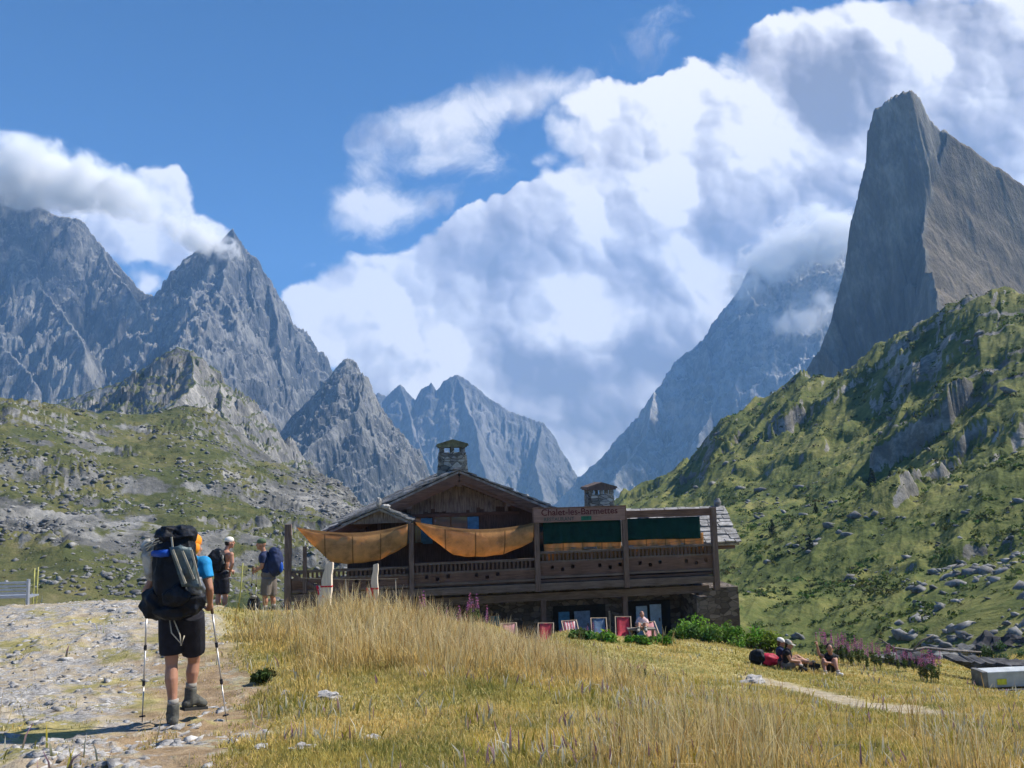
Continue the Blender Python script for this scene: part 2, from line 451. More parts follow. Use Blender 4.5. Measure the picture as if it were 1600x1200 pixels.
# --- pale mountain on the right
sk = [(850, 800), (893, 765), (905, 745), (950, 703), (990, 660), (1012, 638), (1022, 610), (1060, 562), (1100, 530), (1120, 500), (1143, 468), (1160, 440),
      (1178, 412), (1230, 380), (1270, 352), (1330, 335), (1400, 330), (1500, 400)]
segs = polyline(sk, lerpY(sk, 2100, 2500))
segs += polyline([(1160, 442), (1185, 500), (1215, 560), (1250, 620)], [2250, 2120, 2000, 1850])
segs += polyline([(1100, 532), (1120, 600), (1090, 680)], [2200, 2050, 1850])
segs += polyline([(1185, 500), (1150, 600), (1180, 680)], [2120, 1950, 1800])
segs += polyline([(1022, 612), (1010, 680), (960, 740)], [2150, 2000, 1850])
mountain("pale_mountain", segs, (840, 1520), (1650, 2600), 520, 230, 1.5, 1.1, m_pale, -170, warp=0.005, gully=(0.022, 0.018), rough=(0.018, 0.025), seed=15)
# --- the horn
m_horn = rock_mat("horn_rock", 34, [(0.085, 0.085, 0.08), (0.15, 0.145, 0.13), (0.26, 0.25, 0.22)], grass=True,
                  grass_cols=[(0.09, 0.072, 0.05), (0.15, 0.122, 0.085), (0.21, 0.172, 0.12), (0.34, 0.30, 0.25)], bumpd=3.0, vertical=4.0, slope_lim=0.36, flank=True)
sk = [(1150, 660), (1200, 622), (1258, 578), (1280, 545), (1300, 490), (1318, 420), (1330, 350), (1342, 305), (1352, 255), (1357, 205), (1368, 172), (1386, 154),
      (1406, 143), (1422, 139), (1438, 149), (1452, 180), (1470, 200), (1482, 206), (1492, 226), (1530, 255), (1570, 285), (1600, 305), (1700, 360), (1900, 430)]
Yh = [640, 650, 660, 665, 675, 685, 695, 700, 705, 708, 710, 710, 710, 710, 712, 714, 716, 716, 718, 722, 726, 730, 740, 760]
segs = [(a, b, 1.0 if i < 4 else 1.9) for i, (a, b) in enumerate(polyline(sk, Yh))]
segs = segs[:18] + [(a, b, 0.5, 0.4) for a, b, c in segs[18:]]
segs += [(a, b, 0.62, 0.15) for a, b in polyline([(1482, 208), (1460, 290), (1440, 370), (1445, 430), (1470, 520), (1500, 600)], [714, 690, 660, 625, 575, 510])]
segs += [(a, b, 0.8, 0.2) for a, b in polyline([(1600, 306), (1590, 380), (1585, 480)], [728, 680, 620])]
segs += [(a, b, 0.55) for a, b in polyline([(1720, 370), (1740, 520)], [740, 640])]
segs += [(a, b, 0.7) for a, b in polyline([(1290, 545), (1330, 600), (1350, 660)], [660, 600, 560])]
_sp = [W(*q) for q in ((1483, 207, 715), (1468, 265, 700), (1446, 335, 675), (1440, 375, 655), (1452, 440, 625), (1480, 520, 575), (1505, 600, 510))][::-1]
def horn_attr(X, Y):
    ys = np.array([p.y for p in _sp]); xs = np.interp(Y, ys, [p.x for p in _sp]) + fbm(Y / 26, Y * 0, 4, 0.6, 23) * 5.0 * sstep(712, 690, Y)
    top = np.hypot(X - W(1415, 150, 710).x, Y - 710)
    return {"flank": np.maximum(sstep(-1, 5, X - xs), sstep(14, 6, top) * 0.5).ravel()}
def horn_flank(X, Y, Z):
    ys = np.array([p.y for p in _sp])
    xs = np.interp(Y, ys, [p.x for p in _sp]) + fbm(Y / 26, Y * 0, 4, 0.6, 23) * 5.0 * sstep(712, 690, Y)
    zs = np.interp(Y, ys, [p.z for p in _sp])
    fl = zs - 0.80 * (X - xs) - 2.2 * np.maximum(Y - 715, 0) - 1.1 * np.maximum(510 - Y, 0)
    fl = fl + ((ridged(X / 26, Y / 40, 5, 0.5, 24) - 0.5) * 5 + fbm(X / 6, Y / 6, 4, 0.6, 27) * 0.9) * sstep(0, 12, X - xs)
    return np.where(X > xs, fl, np.minimum(Z, zs + 200))
mountain("rock_horn", segs, (1100, 1950), (400, 800), 700, 380, 3.0, 2.1, m_horn, -170, warp=0.003, gully=(0.020, 0.035), rough=(0.016, 0.045), seed=21, flare=0.95, post=horn_flank, attrs=horn_attr)

# --- small rocky knoll on the left, before the massif
m_knoll = rock_mat("knoll_rock", 22, [(0.08, 0.08, 0.078), (0.17, 0.165, 0.155), (0.36, 0.345, 0.32)], grass=True,
                   grass_cols=[(0.04, 0.055, 0.022), (0.085, 0.10, 0.035), (0.13, 0.13, 0.055), (0.20, 0.17, 0.09)], bumpd=2.5, vertical=2.5, slope_lim=0.74)
sk = [(60, 660), (95, 625), (140, 612), (195, 592), (245, 562), (272, 541), (290, 545), (305, 546), (325, 572), (345, 592), (354, 620), (362, 655), (400, 690), (460, 720)]
segs = [(a, b, 1.0) for a, b in polyline(sk, 520)]
segs += [(a, b, 0.8) for a, b in polyline([(300, 547), (300, 600), (260, 640)], [520, 480, 430])]
segs += [(a, b, 0.8) for a, b in polyline([(345, 592), (350, 640), (370, 690)], [520, 480, 430])]
segs += [(a, b, 0.8) for a, b in polyline([(195, 592), (190, 640)], [520, 460])]
mountain("rocky_knoll", segs, (20, 520), (360, 560), 420, 170, 1.3, 0.95, m_knoll, -40, warp=0.006, gully=(0.022, 0.02), rough=(0.018, 0.03), seed=31)

# ================================================================== green hillsides (lofted through surveyed contour lines)
def interp_line(line, px):
    a = np.array(line, float)
    return np.interp(px, a[:, 0], a[:, 1]), np.interp(px, a[:, 0], a[:, 2])
def hillside(name, lines, az, n_az, n_d, mat, back=160, back_drop=110, relief=None, rocky=None):
    """lines: near to far; each a list of (px, py, Y)"""
    px = np.linspace(az[0], az[1], n_az)
    Ys, Zs, Xs = [], [], []
    for ln in lines:
        py, Y = interp_line(ln, px)
        w = [W(a, b, c) for a, b, c in zip(px, py, Y)]
        Ys.append(Y); Zs.append(np.array([p.z for p in w])); Xs.append(np.array([p.x for p in w]))
    y0 = Ys[0] - 25
    Ys = [y0] + Ys + [Ys[-1] + back]; Zs = [Zs[0] - 6] + Zs + [Zs[-1] - back_drop]
    Ys = np.array(Ys); Zs = np.array(Zs)                      # k x n_az
    rx = np.array([ray(p, 740).x for p in px])
    # sample rows with steps that grow with distance
    k = len(Ys); tt = np.linspace(0, 1, n_d)
    GX = np.zeros((n_d, n_az)); GY = np.zeros((n_d, n_az)); GZ = np.zeros((n_d, n_az))
    for i in range(n_az):
        ly = np.exp(np.log(Ys[0, i]) + (np.log(Ys[-1, i]) - np.log(Ys[0, i])) * tt)
        GY[:, i] = ly; GX[:, i] = rx[i] * ly
        GZ[:, i] = np.interp(ly, Ys[:, i], Zs[:, i])
    # soften the loft's creases along the slope
    for _ in range(6):
        GZ[1:-1] = 0.25 * GZ[:-2] + 0.5 * GZ[1:-1] + 0.25 * GZ[2:]
    if relief is not None: GZ = relief(GX, GY, GZ)
    V = np.stack([GX, GY, GZ], -1).reshape(-1, 3)
    o = mesh_np(name, V, grid_faces(n_d, n_az), mat, smooth=True, attrs={'rocky': rocky(GX, GY).ravel()} if rocky else None)
    tag(o, kind='structure')
    return o, (GX, GY, GZ)

m_hill_l = rock_mat("left_hill_turf", 16, [(0.05, 0.052, 0.052), (0.115, 0.115, 0.11), (0.26, 0.255, 0.24)], grass=True,
                    grass_cols=[(0.042, 0.055, 0.022), (0.075, 0.085, 0.034), (0.125, 0.12, 0.05), (0.20, 0.17, 0.09)], bumpd=0.8, vertical=1.0, slope_lim=0.77)
m_hill_r = rock_mat("right_hill_turf", 14, [(0.075, 0.075, 0.07), (0.16, 0.155, 0.14), (0.36, 0.34, 0.31)], grass=True,
                    grass_cols=[(0.045, 0.062, 0.020), (0.095, 0.115, 0.034), (0.175, 0.175, 0.056), (0.28, 0.25, 0.11)], bumpd=0.6, vertical=1.0, slope_lim=0.58)
L_RIDGE = [(-500, 520, 190), (-200, 580, 200), (0, 618, 210), (60, 628, 212), (150, 652, 215), (215, 650, 225), (290, 640, 240), (350, 660, 245), (400, 700, 240), (440, 722, 235), (480, 738, 228), (530, 755, 218), (575, 788, 205), (640, 840, 190), (700, 880, 180)]
L_MID = [(-500, 700, 120), (0, 780, 125), (200, 800, 128), (350, 820, 130), (500, 860, 128), (700, 915, 120)]
L_FOOT = [(-500, 930, 70), (0, 945, 74), (300, 950, 76), (500, 958, 76), (700, 965, 72)]
def relief_l(X, Y, Z):
    fade = sstep(60, 110, Y)
    ca, sa = math.cos(R(28)), math.sin(R(28))
    U = X * ca + Y * sa; V = -X * sa + Y * ca
    Z = Z + fbm(X / 45, Y / 45, 4, 0.5, 41) * 3.2 * fade
    Z = Z + (ridged(U / 34, V / 14, 5, 0.55, 43) - 0.5) * 3.0 * fade
    rocky = sstep(0.05, 0.5, fbm(X / 26 + 4, Y / 26, 4, 0.6, 47))
    Z = Z + np.abs(gnoise(X / 2.2, Y / 2.2, 48)) * 1.3 * rocky * fade + np.abs(gnoise(X / 0.9, Y / 0.9, 49)) * 0.5 * rocky * fade
    return Z
def rocky_l(X, Y):
    n = fbm(X / 28 + 3, Y / 28, 4, 0.55, 141)
    band = sstep(90, 104, Y + fbm(X / 14, Y / 14, 3, 0.5, 144) * 8) * sstep(140, 118, Y) * sstep(-0.30, -0.42, X / Y)        # the bare ribs low on the left
    scr = sstep(-0.42, -0.30, X / Y) * sstep(85, 110, Y) * 0.75                      # block field on the right half
    return np.clip(np.maximum(band * (0.75 + n * 0.9), scr * (0.7 + n)), 0, 1)
def rocky_r(X, Y):
    return np.clip(sstep(0.2, 0.5, ridged((X * 0.82 - Y * 0.57) / 60, (X * 0.57 + Y * 0.82) / 14, 3, 0.5, 151) - 0.35) * 0.6 * sstep(70, 110, Y) * sstep(0.35, 0.5, X / Y), 0, 1)
hill_l, HL = hillside("left_hillside", [L_FOOT, L_MID, L_RIDGE], (-420, 720), 900, 420, m_hill_l, relief=relief_l, rocky=rocky_l)
R_RIDGE = [(820, 900, 350), (900, 838, 345), (940, 800, 340), (970, 778, 335), (1000, 762, 325), (1050, 737, 312), (1078, 720, 302), (1098, 700, 296), (1112, 678, 290), (1130, 658, 286), (1150, 648, 281), (1180, 640, 275),
           (1225, 612, 266), (1258, 598, 258), (1330, 580, 242), (1400, 545, 225), (1450, 518, 212), (1500, 488, 200), (1560, 474, 190), (1600, 466, 185), (1700, 440, 175), (2000, 400, 160)]
R_MID = [(820, 905, 205), (900, 880, 200), (1000, 850, 190), (1150, 800, 170), (1300, 770, 150), (1450, 740, 130), (1600, 700, 115), (2000, 640, 100)]
R_LOW = [(820, 965, 97), (900, 960, 95), (1100, 925, 90), (1250, 900, 84), (1400, 870, 78), (1600, 830, 70), (2000, 780, 62)]
R_FOOT = [(900, 1000, 64), (1100, 990, 64), (1250, 985, 61), (1400, 972, 57), (1500, 955, 53), (1600, 935, 50), (2000, 880, 44)]
pick_flip = False
SCARPS = [([(1520, 590), (1490, 640), (1440, 680), (1395, 705), (1345, 722)], 8.0, 9), ([(1570, 640), (1490, 715), (1430, 790), (1372, 845)], 5.0, 6), ([(1640, 640), (1565, 700), (1520, 750)], 4.5, 6),
          ([(1262, 640), (1225, 672), (1180, 706)], 7.0, 8), ([(1155, 680), (1125, 715), (1105, 745)], 6.0, 8), ([(1420, 560), (1385, 590), (1370, 625)], 5, 7), ([(1330, 790), (1290, 820), (1250, 850)], 2.5, 5), ([(1560, 830), (1500, 860), (1450, 880)], 2.0, 4)]
def pick(X, Y, Z, px, py):
    """plan position of the hillside point seen under a surveyed bearing"""
    i = int(np.argmin(np.abs(X[0] / Y[0] - ray(px, py).x))); r = ray(px, py)
    e = (Z[:, i] - CAM_Z) / Y[:, i] - r.z; k = np.nonzero((e[:-1] < 0) & (e[1:] >= 0))[0]
    k = k[0] if len(k) else int(np.argmin(np.abs(e))); return X[k, i], Y[k, i]
def relief_r(X, Y, Z):
    Z0 = Z.copy()
    for pts, h, wd in SCARPS:
        Q = [pick(X, Y, Z0, *p) for p in pts]
        best = np.full(X.shape, 1e9); sgn = np.zeros(X.shape); al = np.zeros(X.shape); n = len(Q) - 1
        for j, ((ax, ay), (bx, by)) in enumerate(zip(Q[:-1], Q[1:])):
            vx, vy = bx - ax, by - ay; l2 = vx * vx + vy * vy + 1e-6
            tt = np.clip(((X - ax) * vx + (Y - ay) * vy) / l2, 0, 1); dx, dy = X - ax - tt * vx, Y - ay - tt * vy; d = np.hypot(dx, dy); m = d < best
            best = np.where(m, d, best); sgn = np.where(m, np.sign(vx * dy - vy * dx), sgn); al = np.where(m, (j + tt) / n, al)
        s = best * sgn * (-1 if (Q[-1][0] < Q[0][0]) else 1)
        s = s + fbm(X / 7, Y / 7, 3, 0.55, 160) * 2.2
        env = sstep(0, 0.18, al) * sstep(1, 0.8, al)
        s = -s if pick_flip else s
        Z = Z + 0.55 * h * env * (sstep(-1.6, 1.2, s) * np.exp(-np.maximum(s, 0) / wd) - 0.45 * sstep(-wd, -1.0, s) * sstep(1.0, -1.0, s))

    fade = sstep(45, 75, Y)
    far = sstep(90, 240, Y)
    ca, sa = math.cos(R(52)), math.sin(R(52))
    U = X * ca + Y * sa; V = -X * sa + Y * ca
    Z = Z + fbm(X / 60, Y / 60, 3, 0.45, 61) * 3.5 * fade
    Z = Z + sstep(0.12, 0.22, fbm(X / 30 + 2, Y / 30 + 5, 3, 0.5, 69)) * 2.2 * far * fade
    Z = Z + (ridged(U / 75 + 3, V / 15, 5, 0.5, 63) - 0.5) * (1.6 + 3.6 * far) * fade
    Z = Z + (ridged(U / 15, V / 3.6, 5, 0.55, 66) - 0.5) * 0.65 * fade
    Z = Z + fbm(X / 2.4, Y / 2.4, 3, 0.6, 68) * 0.16 * fade
    return Z
hill_r, HR = hillside("right_hillside", [R_FOOT, R_LOW, R_MID, R_RIDGE], (820, 1980), 950, 460, m_hill_r, relief=relief_r, rocky=rocky_r)

# ================================================================== the ground: one sheet through surveyed points
GP = [  # px, py, Y
    (800, 1200, 5.0), (300, 1200, 5.3), (0, 1200, 5.6), (1200, 1200, 5.1), (1600, 1200, 5.5), (-300, 1200, 6), (1900, 1200, 6),
    (268, 1136, 7.6), (0, 1130, 7.9), (-300, 1120, 8), (500, 1130, 7.4), (800, 1130, 7.2), (1200, 1130, 8.2), (1600, 1120, 9.5), (1900, 1110, 10),
    (150, 1040, 11.3), (-100, 1040, 11.5), (330, 1040, 11.0), (430, 1070, 9.6), (600, 1060, 9.8), (850, 1080, 9.6), (1100, 1090, 10.8), (1300, 1110, 11.5), (1550, 1090, 15),
    (0, 962, 16.8), (150, 958, 17.3), (250, 957, 17.6), (345, 962, 17.6), (-200, 965, 17), (-400, 970, 17),
    (425, 985, 15.0), (500, 975, 15.0), (600, 978, 15.5), (700, 990, 16.5), (800, 1010, 17.5), (900, 1035, 17.5), (1000, 1050, 17.5), (1150, 1060, 18), (1250, 1050, 21.5), (1400, 1055, 22.5),
    (420, 962, 17.8), (500, 957, 17.6), (600, 960, 17.6), (680, 968, 18.6), (760, 980, 20.5),
    (860, 993, 24.5), (960, 996, 26.5), (1060, 1000, 27.0), (1150, 1008, 26.5), (1560, 1078, 23.5), (1800, 1080, 22), (1240, 1030, 25), (1400, 1032, 28), (1600, 1042, 29),
]
GZ_PTS = [(p.x, p.y, p.z) for p in (W(*g) for g in GP)]
GZ_PTS += [  # x, y, z : known levels behind the crest and around the chalet
    (-9, 21, -4.0), (-14, 22, -4.8), (-6, 21.5, -4.4), (-3, 22, -4.6), (0, 24.5, -4.6), (-22, 25, -6.5), (-9, 28, -5.5), (-4, 29, -5.3), (-30, 40, -9.5), (-12, 40, -8.5),
    (0.5, 28.8, -4.75), (3, 29.2, -4.7), (5, 29.4, -4.7), (7, 29.6, -4.75), (0, 31.5, -5.1), (6, 32, -5.1), (9, 32, -5.3), (0, 38, -6), (8, 38, -6), (12, 32, -6.0),
    (16, 34, -6.6), (20, 32, -6.3), (26, 30, -5.8), (14, 44, -9.6), (24, 44, -9.0), (34, 42, -7.8), (0, 50, -10.5), (-30, 60, -12), (0, 70, -13), (20, 60, -12.6), (35, 60, -12), (60, 60, -10), (-70, 60, -11),
    (0, 3, 0.05), (0, 0, 0.05), (-5, 0, 0.1), (5, 0, 0.1), (0, -8, 0.6), (-15, -5, 0.3), (15, -5, 0.3), (0, -40, 3), (-40, -20, 2), (40, -20, 2), (-40, 15, -2.5), (45, 15, -3.0),
    (0, 200, -16), (-200, 200, -16), (200, 200, -16), (-150, 0, -4), (150, 0, -4), (0, -200, 5),
]
GZ_PTS = np.array(GZ_PTS)
def _feat(x, y):
    r = np.sqrt(x * x + y * y) + 3.0
    s = np.log(r) / r
    return np.stack([x * s * 2.2, y * s * 2.2], -1)
_F = _feat(GZ_PTS[:, 0], GZ_PTS[:, 1])
_D = np.sqrt(((_F[:, None] - _F[None]) ** 2).sum(-1) + 0.01)
_n = len(_F)
_A = np.zeros((_n + 3, _n + 3)); _A[:_n, :_n] = _D - np.eye(_n) * 0.02
_A[:_n, _n] = 1; _A[:_n, _n + 1:] = _F; _A[_n:, :_n] = _A[:_n, _n:].T
_C = np.linalg.solve(_A, np.concatenate([GZ_PTS[:, 2], np.zeros(3)]))
def ground_z(x, y, detail=True):
    x = np.atleast_1d(np.asarray(x, float)); y = np.atleast_1d(np.asarray(y, float))
    sh = x.shape; x = x.ravel(); y = y.ravel(); out = np.zeros(len(x))
    for i in range(0, len(x), 20000):
        f = _feat(x[i:i + 20000], y[i:i + 20000])
        d = np.sqrt(((f[:, None] - _F[None]) ** 2).sum(-1) + 0.01)
        out[i:i + 20000] = d @ _C[:_n] + _C[_n] + f @ _C[_n + 1:]
    r = np.sqrt(x * x + y * y)
    out = np.where(r > 150, -16 + (out + 16) * np.exp(-(r - 150) / 120.0) - 0.075 * np.minimum(r - 150, 1500) * sstep(-0.2, 0.5, y / r), out)
    if detail:
        nf = sstep(130, 60, r)
        out = out + (fbm(x / 2.1, y / 2.1, 3, 0.5, 71) * 0.05 + fbm(x / 0.45, y / 0.45, 2, 0.5, 74) * 0.015) * nf
        pm = path_mask(x, y)
        st = np.clip(ridged(x / 0.55, y / 0.55, 3, 0.55, 76) - 0.45, 0, 1)
        out = out + st * 0.11 * pm * sstep(-0.3, 0.4, fbm(x / 1.6, y / 1.6, 3, 0.5, 79) + 0.15)
    return out.reshape(sh)
def gz(x, y): return float(ground_z([x], [y])[0])
# left stony track: edge as x of its right border by distance
TRK = np.array([(0, 0.0), (4, -1.3), (5.5, -1.85), (7.6, -2.45), (9, -2.95), (11, -3.85), (14, -5.1), (17.6, -6.4), (22, -7.9), (30, -12)])
def path_mask(x, y):
    e = np.interp(y, TRK[:, 0], TRK[:, 1]) + fbm(x / 1.3, y / 1.3, 3, 0.5, 81) * 0.35
    return sstep(0.45, -0.45, x - e) * sstep(26, 21, y) * sstep(-30, -24, x)
# thin foot trail on the right meadow
TR2 = np.array([(W(1185, 1062, 18.5).x, 18.5), (W(1240, 1080, 16.3).x, 16.3), (W(1300, 1092, 14.6).x, 14.6), (W(1370, 1110, 12.6).x, 12.6), (W(1440, 1130, 11.0).x, 11.0), (W(1480, 1141, 10.2).x, 10.2)])
def trail_mask(x, y):
    x = np.asarray(x, float); y = np.asarray(y, float); d = np.full(x.shape, 1e9); tb = np.zeros(x.shape)
    for (ax, ay), (bx, by) in zip(TR2[:-1], TR2[1:]):
        vx, vy = bx - ax, by - ay
        t = np.clip(((x - ax) * vx + (y - ay) * vy) / (vx * vx + vy * vy), 0, 1)
        d = np.minimum(d, np.hypot(x - ax - t * vx, y - ay - t * vy))
    return sstep(0.62, 0.22, d + fbm(x / 0.7, y / 0.7, 2, 0.5, 85) * 0.12)
def build_ground():
    n_a, n_r = 900, 520
    rr = np.concatenate([np.exp(np.linspace(math.log(1.2), math.log(60), 440)), np.exp(np.linspace(math.log(61), math.log(4500), 80))])
    # denser bearings inside the view, coarser all round
    a1 = np.linspace(R(-40), R(40), 720); a2 = np.linspace(R(41), R(319), 180)
    aa = np.concatenate([a1, a2, [a1[0] + 2 * math.pi]])
    A, RR = np.meshgrid(aa, rr)
    X = RR * np.sin(A); Y = RR * np.cos(A)
    Z = ground_z(X, Y)
    pm = path_mask(X, Y); tm = trail_mask(X, Y); ed = np.interp(Y, TRK[:, 0], TRK[:, 1]) - X; dm = sstep(-0.5, 0.1, ed) * sstep(1.7, 0.7, ed + fbm(X / 0.9, Y / 0.9, 3, 0.5, 88) * 0.5) * sstep(14, 10, Y) * sstep(0, 3, Y)
    V = np.stack([X, Y, Z], -1).reshape(-1, 3)
    nr, na = X.shape
    F = grid_faces(nr, na)
    # centre cap
    c = len(V); V = np.concatenate([V, [[0, 0, gz(0, 0)]]])
    o = mesh_np("ground", V, F, m_ground, smooth=True,
                attrs={"path": np.append(pm.ravel(), 0), "trail": np.append(tm.ravel(), 0), "dirt": np.append(dm.ravel(), 0)})
    tag(o, kind='structure')
    return o
def ground_material():
    m, t, bs = new_mat("meadow_and_track")
    P = obj_coords(t)
    pa = t.new("ShaderNodeAttribute", attribute_name="path").outputs['Fac']
    ta = t.new("ShaderNodeAttribute", attribute_name="trail").outputs['Fac']
    n1 = t.noise(P, 0.5, 5, 0.6); n2 = t.noise(P, 5, 7, 0.65); n3 = t.noise(P, 40, 4, 0.6)
    turf = t.ramp(t.math('ADD', t.math('MULTIPLY', n1, 0.5), t.math('MULTIPLY', n2, 0.5)),
                  [(0.36, (0.12, 0.125, 0.035)), (0.48, (0.26, 0.23, 0.08)), (0.60, (0.42, 0.35, 0.15)), (0.7, (0.52, 0.43, 0.22))])
    dirt = t.ramp(n2, [(0.3, (0.24, 0.19, 0.13)), (0.55, (0.40, 0.34, 0.25)), (0.75, (0.52, 0.46, 0.36))])
    sn = t.noise(P, 2.2, 9, 0.72, 0.8)
    stone = t.ramp(t.noise(P, 17, 9, 0.75), [(0.34, (0.10, 0.095, 0.09)), (0.5, (0.27, 0.26, 0.25)), (0.66, (0.54, 0.53, 0.51))])
    trk = t.mix(t.maprange(sn, 0.46, 0.54), dirt, stone)
    trk = t.mix(t.math('MULTIPLY', t.maprange(t.noise(P, 0.9, 8, 0.68), 0.49, 0.58), 0.9), trk, turf)
    c = t.mix(pa, turf, trk)
    c = t.mix(t.math('MULTIPLY', ta, 0.9), c, dirt)
    da = t.new("ShaderNodeAttribute", attribute_name="dirt").outputs['Fac']
    brown = t.ramp(n2, [(0.3, (0.17, 0.115, 0.065)), (0.55, (0.30, 0.215, 0.13)), (0.75, (0.42, 0.33, 0.22))])
    c = t.mix(t.math('MULTIPLY', da, t.maprange(t.noise(P, 3.0, 6, 0.65), 0.62, 0.5)), c, brown)
    t.put(bs.inputs['Base Color'], c)
    h = t.math('ADD', t.math('MULTIPLY', sn, 0.6), t.math('MULTIPLY', n3, 0.2))
    t.put(bs.inputs['Normal'], t.bump(t.math('ADD', h, n2), 0.8, 0.05))
    bs.inputs['Roughness'].default_value = 0.95; bs.inputs['Specular IOR Level'].default_value = 0.1
    return m
m_ground = ground_material()
ground = build_ground()

# ================================================================== mesh builder for made things
class MB:
    """collects shapes, links them as ONE mesh object"""
    def __init__(s): s.v = []; s.f = []
    def add(s, vs, fs):
        b = len(s.v); s.v += [tuple(v) for v in vs]; s.f += [tuple(i + b for i in f) for f in fs]; return s
    def box(s, x0, x1, y0, y1, z0, z1, M=None):
        v = [Vector((x, y, z)) for z in (z0, z1) for y in (y0, y1) for x in (x0, x1)]
        if M is not None: v = [M @ p for p in v]
        return s.add(v, [(0, 2, 3, 1), (4, 5, 7, 6), (0, 1, 5, 4), (2, 6, 7, 3), (0, 4, 6, 2), (1, 3, 7, 5)])
    def bar(s, a, b, w, h, up=(0, 0, 1)):
        a = Vector(a); b = Vector(b); d = (b - a); L = d.length; d.normalize()
        u = Vector(up); sd = d.cross(u)
        if sd.length < 1e-3: sd = d.cross(Vector((1, 0, 0)))
        sd.normalize(); u = sd.cross(d)
        v = [a + d * (L * t) + sd * (x * w / 2) + u * (z * h / 2) for t in (0, 1) for z in (-1, 1) for x in (-1, 1)]
        return s.add(v, [(0, 1, 3, 2), (4, 6, 7, 5), (0, 4, 5, 1), (2, 3, 7, 6), (0, 2, 6, 4), (1, 5, 7, 3)])
    def tube(s, pts, rads, n=8, cap=True):
        pts = [Vector(p) for p in pts]
        if not hasattr(rads, '__len__'): rads = [rads] * len(pts)
        base = len(s.v); up = None
        for i, p in enumerate(pts):
            d = (pts[min(i + 1, len(pts) - 1)] - pts[max(i - 1, 0)]).normalized()
            if up is None: up = d.orthogonal().normalized()
            up = (up - d * up.dot(d)).normalized(); sd = d.cross(up)
            for k in range(n):
                a = 2 * math.pi * k / n
                s.v.append(tuple(p + (up * math.cos(a) + sd * math.sin(a)) * rads[i]))
        for i in range(len(pts) - 1):
            for k in range(n):
                k2 = (k + 1) % n
                s.f.append((base + i * n + k, base + i * n + k2, base + (i + 1) * n + k2, base + (i + 1) * n + k))
        if cap:
            s.f.append(tuple(base + k for k in range(n))[::-1])
            s.f.append(tuple(base + (len(pts) - 1) * n + k for k in range(n)))
        return s
    def blob(s, c, r, M=None, nu=14, nv=9, lump=0.0, seed=0, power=1.0):
        c = Vector(c); base = len(s.v)
        for i in range(nv + 1):
            th = math.pi * i / nv
            for k in range(nu):
                ph = 2 * math.pi * k / nu
                sx, sy, sz = math.sin(th) * math.cos(ph), math.sin(th) * math.sin(ph), math.cos(th)
                if power != 1.0:
                    sx, sy, sz = [math.copysign(abs(q) ** power, q) for q in (sx, sy, sz)]
                l = 1.0
                if lump:
                    from mathutils import noise as mn
                    l = 1 + lump * mn.noise(Vector((sx * 1.9 + seed * 7.1, sy * 1.9 + seed, sz * 1.9)))
                p = Vector((sx * r[0] * l, sy * r[1] * l, sz * r[2] * l))
                if M is not None: p = M @ p
                s.v.append(tuple(c + p))
        for i in range(nv):
            for k in range(nu):
                k2 = (k + 1) % nu
                s.f.append((base + i * nu + k, base + (i + 1) * nu + k, base + (i + 1) * nu + k2, base + i * nu + k2))
        return s
    def build(s, name, mat, parent=None, smooth=False, bevel=0.0, loc=None, label=None):
        me = bpy.data.meshes.new(name); me.from_pydata(s.v, [], s.f); me.validate(); me.update()
        if smooth: me.polygons.foreach_set("use_smooth", [True] * len(me.polygons))
        if mat: me.materials.append(mat)
        o = bpy.data.objects.new(name, me); COL.objects.link(o)
        if parent: o.parent = parent
        if loc is not None: o.location = loc
        if bevel:
            b = o.modifiers.new("bevel", 'BEVEL'); b.width = bevel; b.segments = 2; b.limit_method = 'ANGLE'
        if label: o["label"] = label
        return o

def plain_mat(name, col, rough=0.8, spec=0.25, var=0.25, scale=8, bump=0.0, stretch=(1, 1, 1), trans=0.0, metal=0.0, detail=5):
    m, t, bs = new_mat(name)
    tc = t.new("ShaderNodeTexCoord").outputs['Object']
    mp = t.new("ShaderNodeMapping"); t.put(mp.inputs[0], tc); mp.inputs['Scale'].default_value = stretch
    n = t.noise(mp.outputs[0], scale, detail, 0.6)
    lo = tuple(max(0, c * (1 - var * 1.6)) for c in col); hi = tuple(min(1, c * (1 + var * 1.6)) for c in col)
    c = t.ramp(n, [(0.28, lo), (0.5, col), (0.72, hi)])
    t.put(bs.inputs['Base Color'], c)
    bs.inputs['Roughness'].default_value = rough; bs.inputs['Specular IOR Level'].default_value = spec; bs.inputs['Metallic'].default_value = metal
    if bump: t.put(bs.inputs['Normal'], t.bump(n, bump, 0.03))
    if trans:
        out = t.n["Material Output"]; tr = t.new("ShaderNodeBsdfTranslucent"); t.put(tr.inputs[0], c)
        mx = t.new("ShaderNodeMixShader"); mx.inputs[0].default_value = trans
        t.l.new(bs.outputs[0], mx.inputs[1]); t.l.new(tr.outputs[0], mx.inputs[2]); t.l.new(mx.outputs[0], out.inputs[0])
    return m
def leaf_mat(name, trans=0.35, rough=0.7):
    """colour from the mesh's own per-leaf colour"""
    m, t, bs = new_mat(name)
    a = t.new("ShaderNodeAttribute", attribute_name="col").outputs['Color']
    t.put(bs.inputs['Base Color'], a); bs.inputs['Roughness'].default_value = rough; bs.inputs['Specular IOR Level'].default_value = 0.15
    out = t.n["Material Output"]; tr = t.new("ShaderNodeBsdfTranslucent"); t.put(tr.inputs[0], a)
    mx = t.new("ShaderNodeMixShader"); mx.inputs[0].default_value = trans
    t.l.new(bs.outputs[0], mx.inputs[1]); t.l.new(tr.outputs[0], mx.inputs[2]); t.l.new(mx.outputs[0], out.inputs[0])
    return m
m_leaf = leaf_mat("leaf_matter")

